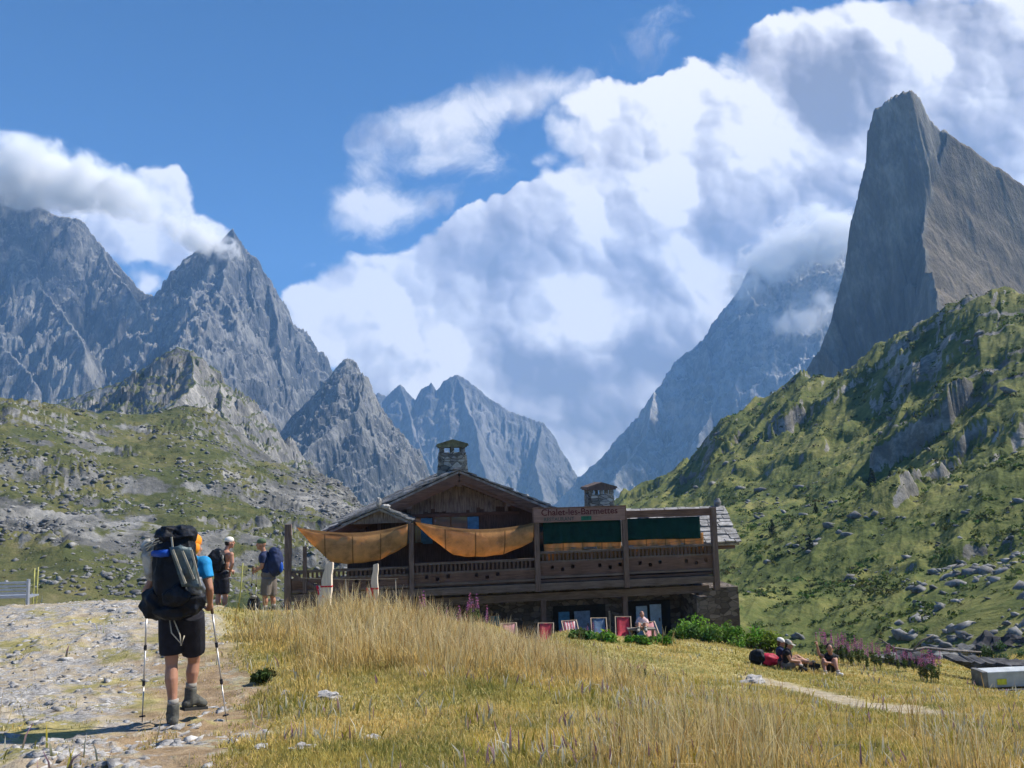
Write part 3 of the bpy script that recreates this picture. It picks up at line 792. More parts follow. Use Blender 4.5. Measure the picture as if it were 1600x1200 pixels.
# ================================================================== grass of the meadow
def chal_block(x, y):
    return (y > 29.9) & (x > -9) & (x < 9.5)
def build_grass(name, N, ymin, ymax, hfun, wid, cols, seed, keep):
    g = np.random.default_rng(seed)
    y = np.exp(g.uniform(math.log(ymin), math.log(ymax), N * 3))
    x = g.uniform(-0.80, 0.80, N * 3) * y * (1.0 + 0.12 * (ymin / y))
    k = g.random(N * 3) < keep(x, y)
    x = x[k][:N]; y = y[k][:N]; n = len(x)
    z = ground_z(x, y)
    h = hfun(x, y, g)
    w = wid(y) * g.uniform(0.6, 1.3, n)
    az = g.uniform(0, 2 * np.pi, n); lean = np.abs(g.normal(0, 0.36, n)) + 0.05
    la = g.uniform(0, 2 * np.pi, n)
    lx, ly = np.cos(la) * lean, np.sin(la) * lean
    sx, sy = np.cos(az) * w, np.sin(az) * w
    B = np.stack([x, y, z - 0.02], -1)
    S = np.stack([sx, sy, np.zeros(n)], -1)
    mid = B + np.stack([lx * h * 0.35, ly * h * 0.35, h * 0.55], -1)
    tip = B + np.stack([lx * h, ly * h, h * (1 - 0.35 * lean ** 2)], -1)
    V = np.stack([B - S, B + S, mid - S * 0.8, mid + S * 0.8, tip], 1).reshape(-1, 3)
    b = (np.arange(n) * 5)[:, None]
    F = np.concatenate([b + np.array([[0, 1, 3]]), b + np.array([[0, 3, 2]]), b + np.array([[2, 3, 4]])], 0)
    c0, c1 = cols(x, y, g)
    C = np.stack([c0 * 0.9, c0 * 0.9, (c0 + c1) / 2, (c0 + c1) / 2, c1], 1).reshape(-1, 3)
    o = mesh_np(name, V, F, m_leaf, attrs={"col": C})
    tag(o, kind='stuff')
    return o
def tall_zone(x, y):
    """1 where the long straw-coloured grass stands"""
    d = sstep(1.08, 0.45, np.hypot((x + 1.3 + (y - 13) * 0.12) / 4.0, (y - 13.8) / 5.2)) * 1.1      # the mound
    e = sstep(0.95, 0.2, np.hypot((x - 3.6) / 5.0, (y - 5.6) / 3.4)) * 0.52            # lower right corner
    e2 = sstep(0.9, 0.3, np.hypot((x - 0.8) / 2.2, (y - 11.5) / 2.4)) * 0.7
    n = fbm(x / 1.7, y / 1.7, 4, 0.55, 91) * 0.55
    return np.clip(np.maximum(np.maximum(d, e), e2) + n, 0, 1)
def g_keep(x, y):
    p = np.clip(1.05 - path_mask(x, y) * 1.03 - trail_mask(x, y) * 0.95, 0.0, 1)
    p = np.where(path_mask(x, y) > 0.5, sstep(0.12, 0.45, fbm(x / 0.7, y / 0.7, 3, 0.6, 93)) * 0.35, p)
    return np.where(chal_block(x, y), 0, p)
def g_h(x, y, g):
    t = tall_zone(x, y)
    pm = path_mask(x, y)
    return (0.07 + 0.23 * t * t) * (1 - 0.75 * trail_mask(x, y)) * g.uniform(0.45, 1.25, len(x)) * (1 - 0.5 * pm)
def g_cols(x, y, g):
    t = tall_zone(x, y); n = len(x)
    m = np.clip(0.5 + fbm(x / 1.1, y / 1.1, 4, 0.6, 95) * 0.7 + g.normal(0, 0.22, n), 0, 1)
    green = np.array([0.17, 0.19, 0.04]); olive = np.array([0.48, 0.375, 0.10]); straw = np.array([0.92, 0.67, 0.28]); rust = np.array([0.70, 0.45, 0.20]); pale = np.array([0.92, 0.80, 0.50])
    c0 = green + (olive - green) * m[:, None]
    r = g.random(n)
    dry = np.clip(t * 0.75 + 0.28 + fbm(x / 2.6, y / 2.6, 3, 0.5, 97) * 0.5, 0, 1)
    tipc = np.where((r < 0.12 + 0.3 * sstep(0.0, 0.5, fbm(x / 2.2, y / 2.2, 3, 0.5, 98)))[:, None], rust, np.where((r > 0.86)[:, None], pale, straw))
    c1 = c0 * 1.15 + (tipc - c0 * 1.15) * (np.where(g.random(n) < dry, 1.0, 0.15) * g.uniform(0.6, 1, n))[:, None]
    c0 = c0 + (straw * 0.7 - c0) * (dry * 0.45)[:, None]
    return c0, c1
build_grass("meadow_grass", 380000, 4.2, 29.5, g_h, lambda y: 0.0022 + 0.00042 * y, g_cols, 5, g_keep)
# flowering stalks that stand above the rest
def s_keep(x, y): return np.clip(tall_zone(x, y) * 1.3 - 0.45, 0, 1) * g_keep(x, y)
def s_h(x, y, g): return (0.30 + 0.30 * tall_zone(x, y)) * g.uniform(0.7, 1.25, len(x))
def s_cols(x, y, g):
    n = len(x); a = np.array([0.72, 0.55, 0.26]); b = np.array([0.95, 0.80, 0.48]); r = np.array([0.50, 0.28, 0.11])
    m = g.random(n)[:, None]
    return np.tile(np.array([[0.24, 0.20, 0.06]]), (n, 1)), np.where(m < 0.3, r, a + (b - a) * m)
build_grass("grass_seed_stalks", 34000, 4.2, 24, s_h, lambda y: 0.0014 + 0.00030 * y, s_cols, 6, s_keep)
# coarse turf of the far meadow and of the valley floor
def w_cols(x, y, g):
    n = len(x); m = g.random(n)[:, None]
    return np.tile(np.array([[0.12, 0.15, 0.04]]), (n, 1)), np.where(m < 0.5, np.array([0.75, 0.70, 0.60]), np.where(m < 0.8, np.array([0.55, 0.42, 0.05]), np.array([0.40, 0.18, 0.32])))
build_grass("meadow_weeds", 5000, 4.2, 26, lambda x, y, g: 0.14 * g.uniform(0.6, 1.6, len(x)), lambda y: 0.006 + 0.0005 * y, w_cols, 16, lambda x, y: sstep(0.0, 0.4, fbm(x / 1.5, y / 1.5, 3, 0.6, 131)) * g_keep(x, y))
def f_h(x, y, g): return 0.22 * g.uniform(0.5, 1.3, len(x)) * (y / 45)
build_grass("far_meadow_grass", 60000, 29.5, 85, f_h, lambda y: 0.0007 * y, g_cols, 9, lambda x, y: np.where(chal_block(x, y) & (y < 44), 0, 1.0))

# ================================================================== loose rock
ICO_V = None
def ico():
    global ICO_V
    if ICO_V is None:
        bm = bmesh.new(); bmesh.ops.create_icosphere(bm, subdivisions=1, radius=1.0)
        ICO_V = (np.array([v.co[:] for v in bm.verts]), np.array([[v.index for v in f.verts] for f in bm.faces])); bm.free()
    return ICO_V
def rocks(name, P, S, mat, seed, flat=0.6):
    v0, f0 = ico(); k = len(v0)
    g = np.random.default_rng(seed); n = len(P)
    D = g.uniform(0.5, 1.35, (n, k, 1))
    A = g.uniform(0, 2 * np.pi, n)
    sc = np.stack([g.uniform(0.8, 1.5, n), g.uniform(0.7, 1.1, n), flat * g.uniform(0.6, 1.2, n)], -1) * S[:, None]
    V = v0[None] * D * sc[:, None]
    ca, sa = np.cos(A)[:, None], np.sin(A)[:, None]
    X = V[..., 0] * ca - V[..., 1] * sa; Y = V[..., 0] * sa + V[..., 1] * ca
    tl = g.normal(0, 0.25, n)[:, None]; Z = V[..., 2] + X * tl
    V = np.stack([X, Y, Z], -1) + P[:, None]
    F = (f0[None] + (np.arange(n) * k)[:, None, None]).reshape(-1, 3)
    o = mesh_np(name, V.reshape(-1, 3), F, mat)
    return tag(o, kind='stuff')
def stone_mat(name, cols, scale=6):
    m, t, bs = new_mat(name)
    P = obj_coords(t)
    n = t.noise(P, scale, 8, 0.68); n2 = t.noise(P, scale * 0.13, 4, 0.6)
    f = t.math('ADD', t.math('MULTIPLY', n, 0.6), t.math('MULTIPLY', n2, 0.4))
    t.put(bs.inputs['Base Color'], t.ramp(f, [(0.35, cols[0]), (0.5, cols[1]), (0.63, cols[2])]))
    t.put(bs.inputs['Normal'], t.bump(n, 0.7, 0.05))
    bs.inputs['Roughness'].default_value = 0.9; bs.inputs['Specular IOR Level'].default_value = 0.15
    return m
m_scree = stone_mat("scree_stone", [(0.07, 0.07, 0.072), (0.16, 0.16, 0.158), (0.33, 0.325, 0.31)], 2.0)
m_track_stone = stone_mat("track_stone", [(0.16, 0.15, 0.145), (0.34, 0.325, 0.31), (0.60, 0.585, 0.56)], 9.0)
def on_grid(H, n, g, dens, ymin, ymax):
    GX, GY, GZ = H; nd, na = GX.shape
    i = g.integers(2, nd - 3, n * 6); j = g.integers(2, na - 3, n * 6)
    u, v = g.random(n * 6), g.random(n * 6)
    def bl(A): return (A[i, j] * (1 - u) + A[i + 1, j] * u) * (1 - v) + (A[i, j + 1] * (1 - u) + A[i + 1, j + 1] * u) * v
    x, y, z = bl(GX), bl(GY), bl(GZ)
    k = (y > ymin) & (y < ymax) & (g.random(n * 6) < dens(x, y))
    return np.stack([x[k], y[k], z[k]], -1)[:n]
g_ = np.random.default_rng(77)
def d_left(x, y):
    a = sstep(0.05, 0.55, fbm(x / 30 + 7, y / 22, 4, 0.6, 101) + 0.10)
    b = sstep(0.0, 0.4, (x / y + 0.36) * 3.0)         # block field below the knoll
    return np.clip(0.10 + a * 0.9 + b * 0.6, 0, 1)
P = on_grid(HL, 15000, g_, d_left, 62, 260)
rocks("left_slope_scree", P, (0.16 + 0.5 * g_.random(len(P)) ** 3) * (P[:, 1] / 120) ** 0.6, m_scree, 3)
def d_right(x, y):
    low = sstep(95, 55, y); a = sstep(0.25, 0.6, fbm(x / 14 + 2, y / 14, 4, 0.6, 103))
    return np.clip(a * 0.35 + low * sstep(-0.1, 0.4, fbm(x / 7, y / 7, 3, 0.6, 104)) * 0.9 * sstep(0.42, 0.55, x / y), 0, 1)
P = on_grid(HR, 3400, g_, d_right, 45, 260)
rocks("right_slope_scree", P, (0.18 + 0.75 * g_.random(len(P)) ** 4) * np.clip(P[:, 1] / 90, 0.7, 2.0) ** 0.6, m_scree, 4)
# pebbles and slabs bedded in the track
n = 60000; y = np.exp(g_.uniform(math.log(5), math.log(21), n)); x = g_.uniform(-0.85, 0.05, n) * y
k = (path_mask(x, y) > 0.5) & (fbm(x / 1.1, y / 1.1, 3, 0.6, 107) + g_.normal(0, 0.25, n) - sstep(1.3, 0.2, np.interp(y, TRK[:, 0], TRK[:, 1]) - x) * 0.5 > 0.05); x, y = x[k], y[k]
P = np.stack([x, y, ground_z(x, y) - 0.012], -1)
rocks("track_stones", P, 0.006 + 0.065 * g_.random(len(P)) ** 7 + 0.0009 * y, m_track_stone, 5, 0.4)

# ================================================================== low shrubs that cover the right hillside
def leaf_cloud(cent, rad, n_leaf, leaf, base_col, g, up=0.4, vari=0.35, shape=(1, 1, 1)):
    """leaf faces spread through rounded clumps. cent (k,3), rad (k,)"""
    k = len(cent); idx = np.repeat(np.arange(k), n_leaf); n = len(idx)
    d = g.normal(0, 1, (n, 3)); d /= np.linalg.norm(d, axis=1)[:, None]
    r = g.random(n) ** 0.45
    lumps = 1 + 0.3 * np.sin(d[:, 0] * 5 + idx) * np.cos(d[:, 1] * 4 + idx * 2)
    p = cent[idx] + d * (r * rad[idx] * lumps)[:, None] * np.array(shape)
    nrm = d * 0.6 + g.normal(0, 0.6, (n, 3)) + np.array([0, 0, up]); nrm /= np.linalg.norm(nrm, axis=1)[:, None]
    t1 = np.cross(nrm, g.normal(0, 1, (n, 3))); t1 /= np.linalg.norm(t1, axis=1)[:, None]; t2 = np.cross(nrm, t1)
    s = (leaf if np.isscalar(leaf) else leaf[idx]) * g.uniform(0.6, 1.3, n)
    s = s[:, None]
    V = np.stack([p - t1 * s, p + t2 * s * 0.55, p + t1 * s, p - t2 * s * 0.55], 1).reshape(-1, 3)
    F = np.arange(n * 4).reshape(-1, 4)
    c = np.array(base_col)[None] * (1 + g.normal(0, vari, (n, 1))) * (1 + g.normal(0, 0.12, (k, 3)))[idx]
    C = np.repeat(np.clip(c, 0.004, 1), 4, 0)
    return V, F, C
def d_shrub(x, y):
    return np.clip(0.25 + sstep(-0.1, 0.4, fbm(x / 12 + 9, y / 12, 4, 0.6, 111)) * 0.75, 0, 1) * sstep(50, 62, y)
P = on_grid(HR, 4200, g_, d_shrub, 50, 300)
rad = (0.28 + 0.55 * g_.random(len(P)) ** 2) * (P[:, 1] / 110) ** 0.7
V, F, C = leaf_cloud(P + np.array([0, 0, 0.1]), rad, 16, rad * 0.42, (0.07, 0.10, 0.025), g_, shape=(1.5, 1.2, 0.5))
tag(mesh_np("hillside_shrub_cover", V, F, m_leaf, attrs={"col": C}), kind='stuff')
P = on_grid(HL, 2200, g_, lambda x, y: 0.2 + 0.6 * sstep(0, 0.4, fbm(x / 15, y / 15, 3, 0.6, 115)), 60, 240)
rad = (0.2 + 0.35 * g_.random(len(P)) ** 2) * (P[:, 1] / 110) ** 0.7
V, F, C = leaf_cloud(P, rad, 12, rad * 0.42, (0.07, 0.09, 0.03), g_, shape=(1.5, 1.2, 0.45))
tag(mesh_np("left_slope_low_shrubs", V, F, m_leaf, attrs={"col": C}), kind='stuff')

# ================================================================== THE CHALET
def wood_mat(name, col, var=0.35, along=(6, 6, 0.5), scale=4, rough=0.8):
    m, t, bs = new_mat(name)
    tc = t.new("ShaderNodeTexCoord").outputs['Object']
    mp = t.new("ShaderNodeMapping"); t.put(mp.inputs[0], tc); mp.inputs['Scale'].default_value = along
    n = t.noise(mp.outputs[0], scale, 7, 0.65, 0.4); n2 = t.noise(tc, 1.1, 4, 0.6)
    f = t.math('ADD', t.math('MULTIPLY', n, 0.7), t.math('MULTIPLY', n2, 0.3))
    lo = tuple(c * (1 - var * 1.7) for c in col); hi = tuple(c * (1 + var * 1.7) for c in col)
    t.put(bs.inputs['Base Color'], t.ramp(f, [(0.32, lo), (0.5, col), (0.68, hi)]))
    t.put(bs.inputs['Normal'], t.bump(n, 0.5, 0.01))
    bs.inputs['Roughness'].default_value = rough; bs.inputs['Specular IOR Level'].default_value = 0.2
    return m
X_AL, Z_AL = (0.5, 6, 6), (6, 6, 0.5)
m_wood = wood_mat("dark_larch_horizontal", (0.125, 0.075, 0.056), along=X_AL)
m_woodv = wood_mat("dark_larch_vertical", (0.10, 0.064, 0.05), along=Z_AL)
m_post = wood_mat("weathered_post", (0.14, 0.10, 0.085), along=Z_AL)
m_grey = wood_mat("silvered_board", (0.19, 0.165, 0.145), 0.55, along=Z_AL)
m_beam = wood_mat("grey_brown_beam", (0.13, 0.10, 0.085), along=X_AL)
m_pale = wood_mat("fresh_cut_log", (0.74, 0.63, 0.49), 0.12, along=Z_AL)
def masonry(name, cols):
    m, t, bs = new_mat(name)
    tc = t.new("ShaderNodeTexCoord").outputs['Object']
    mp = t.new("ShaderNodeMapping"); t.put(mp.inputs[0], tc); mp.inputs['Scale'].default_value = (1, 1, 1.8)
    v = t.new("ShaderNodeTexVoronoi", feature='F1'); t.put(v.inputs[0], mp.outputs[0]); v.inputs['Scale'].default_value = 3.2
    e = t.new("ShaderNodeTexVoronoi", feature='DISTANCE_TO_EDGE'); t.put(e.inputs[0], mp.outputs[0]); e.inputs['Scale'].default_value = 3.2
    sp = t.new("ShaderNodeSeparateXYZ"); t.put(sp.inputs[0], v.outputs['Color'])
    f = t.math('ADD', t.math('MULTIPLY', sp.outputs[0], 0.6), t.math('MULTIPLY', t.noise(tc, 9, 6, 0.7), 0.4))
    c = t.ramp(f, [(0.2, cols[0]), (0.5, cols[1]), (0.8, cols[2])])
    g = t.maprange(e.outputs['Distance'], 0.0, 0.05)
    c = t.mix(g, (0.05, 0.046, 0.04), c)
    t.put(bs.inputs['Base Color'], c)
    t.put(bs.inputs['Normal'], t.bump(t.math('ADD', g, t.math('MULTIPLY', sp.outputs[1], 0.5)), 0.8, 0.05))
    bs.inputs['Roughness'].default_value = 0.9
    return m
m_stone = masonry("rubble_wall", [(0.06, 0.048, 0.042), (0.11, 0.093, 0.08), (0.20, 0.17, 0.15)])
m_chim = masonry("chimney_stone", [(0.12, 0.12, 0.11), (0.24, 0.24, 0.22), (0.42, 0.42, 0.38)])
m_slate = stone_mat("roof_slab", [(0.08, 0.078, 0.075), (0.21, 0.205, 0.20), (0.42, 0.41, 0.40)], 3.5)
m_lichen = stone_mat("lichened_slab", [(0.07, 0.07, 0.05), (0.15, 0.15, 0.09), (0.27, 0.27, 0.15)], 5)
m_glass, _t, _b = new_mat("window_glass")
_b.inputs['Base Color'].default_value = (0.03, 0.07, 0.10, 1); _b.inputs['Roughness'].default_value = 0.06; _b.inputs['Specular IOR Level'].default_value = 0.9
m_blue = plain_mat("blue_painted_shutter", (0.055, 0.19, 0.34), 0.55)
m_paleblue = plain_mat("pale_blue_painted_door", (0.34, 0.46, 0.58), 0.55, var=0.12)
m_teal = plain_mat("teal_panel", (0.04, 0.16, 0.20), 0.6)
m_iron = plain_mat("dull_iron", (0.12, 0.12, 0.12), 0.45, 0.5, metal=0.6)
m_recess_shade = plain_mat("recess_shade", (0.02, 0.018, 0.016), 0.9)  # near-black colour stands for the shade inside an opening

PSI = R(8)
CH0 = Vector((0.8136, 32.0, -5.2))
chalet = empty("chalet", CH0, PSI, "dark timber and stone mountain chalet with slab roofs and two chimneys", "chalet")
ZB = 5.2
def zb(z): return z + ZB
def slab_roof(name, corners, mat, parent, rows, sw=(0.45, 0.8), thick=0.05, seed=0, over=0.12, label=None):
    """stone slabs laid in overlapping rows. corners: ridge a, ridge b, eave a, eave b"""
    ra, rb, ea, eb = [Vector(c) for c in corners]
    g = random.Random(seed); m = MB()
    n = (rb - ra).cross(ea - ra).normalized()
    if n.z < 0: n = -n
    # deck below the slabs
    m.add([ra - n * 0.10, rb - n * 0.10, eb - n * 0.10, ea - n * 0.10, ra - n * 0.01, rb - n * 0.01, eb - n * 0.01, ea - n * 0.01],
          [(0, 1, 2, 3), (7, 6, 5, 4), (0, 4, 5, 1), (1, 5, 6, 2), (2, 6, 7, 3), (3, 7, 4, 0)])
    for r in range(rows):
        t0 = r / rows; t1 = (r + 1.35) / rows
        L = (ra.lerp(ea, t0) - rb.lerp(eb, t0)).length; u = -g.random() * 0.4
        while u < L:
            w = g.uniform(*sw); u0 = max(u, -0.06) / L; u1 = min(u + w - 0.015, L + 0.06) / L; u += w
            if u1 <= u0: continue
            j = g.uniform(-0.15, 0.25) / rows; th = thick * g.uniform(0.7, 1.5); lift = g.uniform(0.0, 0.03)
            def pt(uu, tt, h): return ra.lerp(rb, uu).lerp(ea.lerp(eb, uu), tt) + n * h
            te = min(t1 + j, 1.0 + over / max((ea - ra).length, 0.1) * g.uniform(0.3, 1.2))
            hs = 0.005 + lift * 0.4; he = 0.05 + lift
            jj = g.uniform(-0.03, 0.03)
            top = [pt(u0, t0, hs + th), pt(u1, t0, hs + th), pt(u1 - 0.02 / L, te, he + th), pt(u0 + 0.02 / L, te + jj / rows, he + th)]
            bot = [pt(u0, t0, hs), pt(u1, t0, hs), pt(u1 - 0.02 / L, te, he), pt(u0 + 0.02 / L, te + jj / rows, he)]
            m.add(top + bot, [(0, 1, 2, 3), (7, 6, 5, 4), (0, 4, 5, 1), (1, 5, 6, 2), (2, 6, 7, 3), (3, 7, 4, 0)])
    return m.build(name, mat, parent, label=label)

# --- walls
GX0, GX1, GY0, GY1 = -7.6, 2.2, 2.7, 14.5          # gabled block
PKX, PKZ, SL = -2.94, 1.8, 0.43
w = MB()
w.box(GX0, GX1, GY0, GY1, zb(-2.9), zb(-0.75))
# gable triangle above
for y in (GY0,):
    zl = PKZ - SL * (PKX - GX0) - 0.42; zr = PKZ - SL * (GX1 - PKX) - 0.42
    w.add([(GX0, y, zb(-0.76)), (GX1, y, zb(-0.76)), (GX1, y, zb(zr)), (PKX, y, zb(PKZ - 0.42)), (GX0, y, zb(zl)),
           (GX0, GY1, zb(-0.76)), (GX1, GY1, zb(-0.76)), (GX1, GY1, zb(zr)), (PKX, GY1, zb(PKZ - 0.42)), (GX0, GY1, zb(zl))],
          [(0, 1, 2, 3, 4), (9, 8, 7, 6, 5), (0, 5, 6, 1), (1, 6, 7, 2), (4, 3, 8, 9), (0, 4, 9, 5), (2, 7, 8, 3)])
w.build("upper_wall", m_woodv, chalet)
MB().box(2.23, 7.9, 1.6, 8.2, zb(-2.9), zb(-0.95)).build("side_wing_wall", m_woodv, chalet)
st = MB()
st.box(-7.6, 7.9, 2.0, 14.0, zb(-5.6), zb(-2.93))
st.build("stone_base_wall", m_stone, chalet)
b = MB(); b.box(7.0, 8.55, 0.5, 2.6, zb(-5.6), zb(-3.32)); b.box(6.5, 7.02, -0.1, 1.98, zb(-5.6), zb(-3.58))
b.build("stone_buttress", m_stone, chalet)
# --- main roof
ex0, ex1 = -8.5, 2.7
ez0, ez1 = PKZ - SL * (PKX - ex0), PKZ - SL * (ex1 - PKX)
rfl = slab_roof("roof", [(PKX, 1.35, zb(PKZ)), (PKX, 15.2, zb(PKZ)), (ex0, 1.35, zb(ez0)), (ex0, 15.2, zb(ez0))], m_slate, chalet, 11, seed=1)
slab_roof("roof_slope", [(PKX, 1.35, zb(PKZ)), (PKX, 15.2, zb(PKZ)), (ex1, 1.35, zb(ez1)), (ex1, 15.2, zb(ez1))], m_slate, rfl, 11, seed=2)
rc = MB(); g_r = random.Random(4); yy = 1.3
while yy < 15.1:
    l = g_r.uniform(0.5, 0.9); rc.box(PKX - 0.22, PKX + 0.22, yy, yy + l - 0.02, zb(PKZ + 0.05), zb(PKZ + 0.05 + g_r.uniform(0.07, 0.12))); yy += l
rc.build("ridge_capping", m_slate, rfl)
for sx, exx, ezz in ((-1, ex0, ez0), (1, ex1, ez1)):
    bb = MB()
    bb.bar((PKX + sx * 0.02, 1.38, zb(PKZ - 0.26)), (exx, 1.38, zb(ezz - 0.26)), 0.07, 0.26, up=(0, 0, 1))
    bb.bar((PKX + sx * 0.02, 1.50, zb(PKZ - 0.47)), (exx + -sx * 0.5, 1.50, zb(ezz - 0.45 + 0.2)), 0.16, 0.16, up=(0, 0, 1))
    bb.build("bargeboard", m_wood, chalet)
for px_ in (-6.9, -5.0, -2.94, -0.9, 1.4):
    zz = PKZ - SL * abs(px_ - PKX) - 0.45
    MB().box(px_ - 0.11, px_ + 0.11, 1.5, GY0 + 0.1, zb(zz - 0.22), zb(zz)).build("purlin", m_beam, chalet)
# weathered boards of uneven length in the gable
gb = MB(); g_r = random.Random(9); x = -5.1
while x < -0.75:
    wdt = g_r.uniform(0.12, 0.2); top = PKZ - SL * abs(x + wdt / 2 - PKX) - 0.55
    lo = g_r.uniform(-0.02, 0.22)
    gb.box(x, x + wdt - 0.012, GY0 - 0.09 - g_r.uniform(0, 0.03), GY0 - 0.05, zb(lo), zb(top)); x += wdt
gb.build("gable_boarding", m_grey, chalet)
MB().box(-5.6, -0.3, GY0 - 0.16, GY0 - 0.05, zb(-0.13), zb(0.0)).build("gable_beam", m_wood, chalet)
for bx in (-6.25, 0.25):
    MB().box(bx - 0.07, bx + 0.07, GY0 - 1.1, GY0 - 0.95, zb(-2.5), zb(PKZ - SL * abs(bx - PKX) - 0.5)).build("gable_post", m_post, chalet)
# --- windows
def window(x0, x1, z0, z1, y, n=2, mat=None, frame=None, par=chalet, name="window"):
    f = MB(); t_ = 0.07
    f.box(x0 - t_, x0, y - 0.10, y + 0.02, zb(z0 - t_), zb(z1 + t_)); f.box(x1, x1 + t_, y - 0.10, y + 0.02, zb(z0 - t_), zb(z1 + t_))
    f.box(x0, x1, y - 0.10, y + 0.02, zb(z1), zb(z1 + t_)); f.box(x0, x1, y - 0.12, y + 0.02, zb(z0 - t_), zb(z0))
    for i in range(1, n):
        xm = x0 + (x1 - x0) * i / n; f.box(xm - 0.025, xm + 0.025, y - 0.08, y + 0.01, zb(z0), zb(z1))
    fr = f.build(name, frame or m_woodv, par)
    MB().box(x0, x1, y - 0.055, y - 0.035, zb(z0), zb(z1)).build("pane", mat or m_glass, fr)
    return fr
window(-3.95, -2.55, -1.2, 0.0 - 0.16, GY0 - 0.02, 2)
window(-5.15, -4.45, -1.2, -0.18, GY0 - 0.02, 2)
for sx in (-4.28, -2.30):
    MB().box(sx - 0.24, sx + 0.24, GY0 - 0.13, GY0 - 0.085, zb(-1.25), zb(-0.18)).build("shutter", m_blue, chalet, label="blue painted shutter")
window(0.45, 1.5, -2.0, -0.7, GY0 - 0.02, 2)
window(3.0, 4.4, -2.3, -1.2, 1.58, 3); window(5.2, 6.6, -2.3, -1.2, 1.58, 3)
# --- ground floor doors and panels
def door(x0, x1, z0, z1, y, mat, lab=None, handle=True):
    d = MB().box(x0, x1, y - 0.10, y - 0.04, zb(z0), zb(z1)).build("door", mat, chalet, bevel=0.01, label=lab)
    if handle: MB().box(x1 - 0.12, x1 - 0.08, y - 0.16, y - 0.105, zb((z0 + z1) / 2 - 0.07), zb((z0 + z1) / 2 + 0.07)).build("handle", m_iron, d)
    return d
MB().box(4.2, 6.05, 1.93, 1.99, zb(-5.35), zb(-3.95)).build("doorway_shade", m_recess_shade, chalet)  # flat panel on the wall; the opening's shade is its colour
door(4.52, 5.0, -5.35, -4.14, 1.93, m_paleblue, "pale blue half of a double door"); door(5.12, 5.62, -5.35, -4.10, 1.93, m_paleblue, "pale blue half of a double door")
MB().box(0.95, 3.2, 1.93, 1.99, zb(-5.35), zb(-4.0)).build("doorway_shade", m_recess_shade, chalet)  # same flat panel, shade of the opening painted behind the leaves
door(1.15, 1.62, -5.35, -4.22, 1.93, m_blue, "bright blue door leaf"); door(1.82, 2.5, -5.35, -4.22, 1.93, plain_mat("faded_blue_door", (0.16, 0.24, 0.36), 0.6), "faded blue door leaf")
door(-1.72, -1.32, -5.3, -4.25, 1.95, m_teal, "teal panel door", False)

# --- right wing roof with its bright slabs
wr = slab_roof("wing_roof", [(1.2, 3.3, zb(-0.16)), (9.25, 3.3, zb(-0.16)), (1.2, 0.25, zb(-1.50)), (8.62, 0.25, zb(-1.50))], m_slate, chalet, 9, sw=(0.35, 0.7), seed=5)
slab_roof("roof_slope", [(1.2, 3.3, zb(-0.16)), (9.25, 3.3, zb(-0.16)), (1.2, 8.4, zb(-2.3)), (8.9, 8.4, zb(-2.3))], m_slate, wr, 12, seed=6)
MB().blob((9.0, 3.3, zb(0.05)), (0.16, 0.16, 0.2), lump=0.4).build("ridge_stone", m_slate, wr, smooth=True)
MB().box(7.6, 8.5, 0.45, 0.62, zb(-1.75), zb(-1.6)).bar((7.9, 1.0, zb(-1.7)), (8.4, 0.6, zb(-1.66)), 0.1, 0.1).build("eave_beam", m_wood, chalet)
# small dormer roof on the left
for sx, xx in ((-1, -7.65), (1, -4.95)):
    slab_roof("porch_roof", [(-6.17, -0.1, zb(0.42)), (-6.17, 2.6, zb(0.42)), (xx, -0.1, zb(-0.16)), (xx, 2.6, zb(-0.16))], m_slate, chalet, 4, sw=(0.3, 0.6), seed=7 + sx)
MB().add([(-7.3, 0.25, zb(-0.2)), (-5.1, 0.25, zb(-0.2)), (-6.17, 0.25, zb(0.30)), (-7.3, 0.4, zb(-0.2)), (-5.1, 0.4, zb(-0.2)), (-6.17, 0.4, zb(0.30))],
         [(0, 1, 2), (5, 4, 3), (0, 3, 4, 1), (1, 4, 5, 2), (2, 5, 3, 0)]).build("porch_gable", m_grey, chalet)
MB().blob((-6.2, -0.05, zb(0.62)), (0.10, 0.10, 0.2), lump=0.5, seed=2).blob((-5.95, -0.05, zb(0.46)), (0.2, 0.15, 0.09), lump=0.5, seed=3).build("ridge_stone", m_track_stone, chalet, smooth=True)

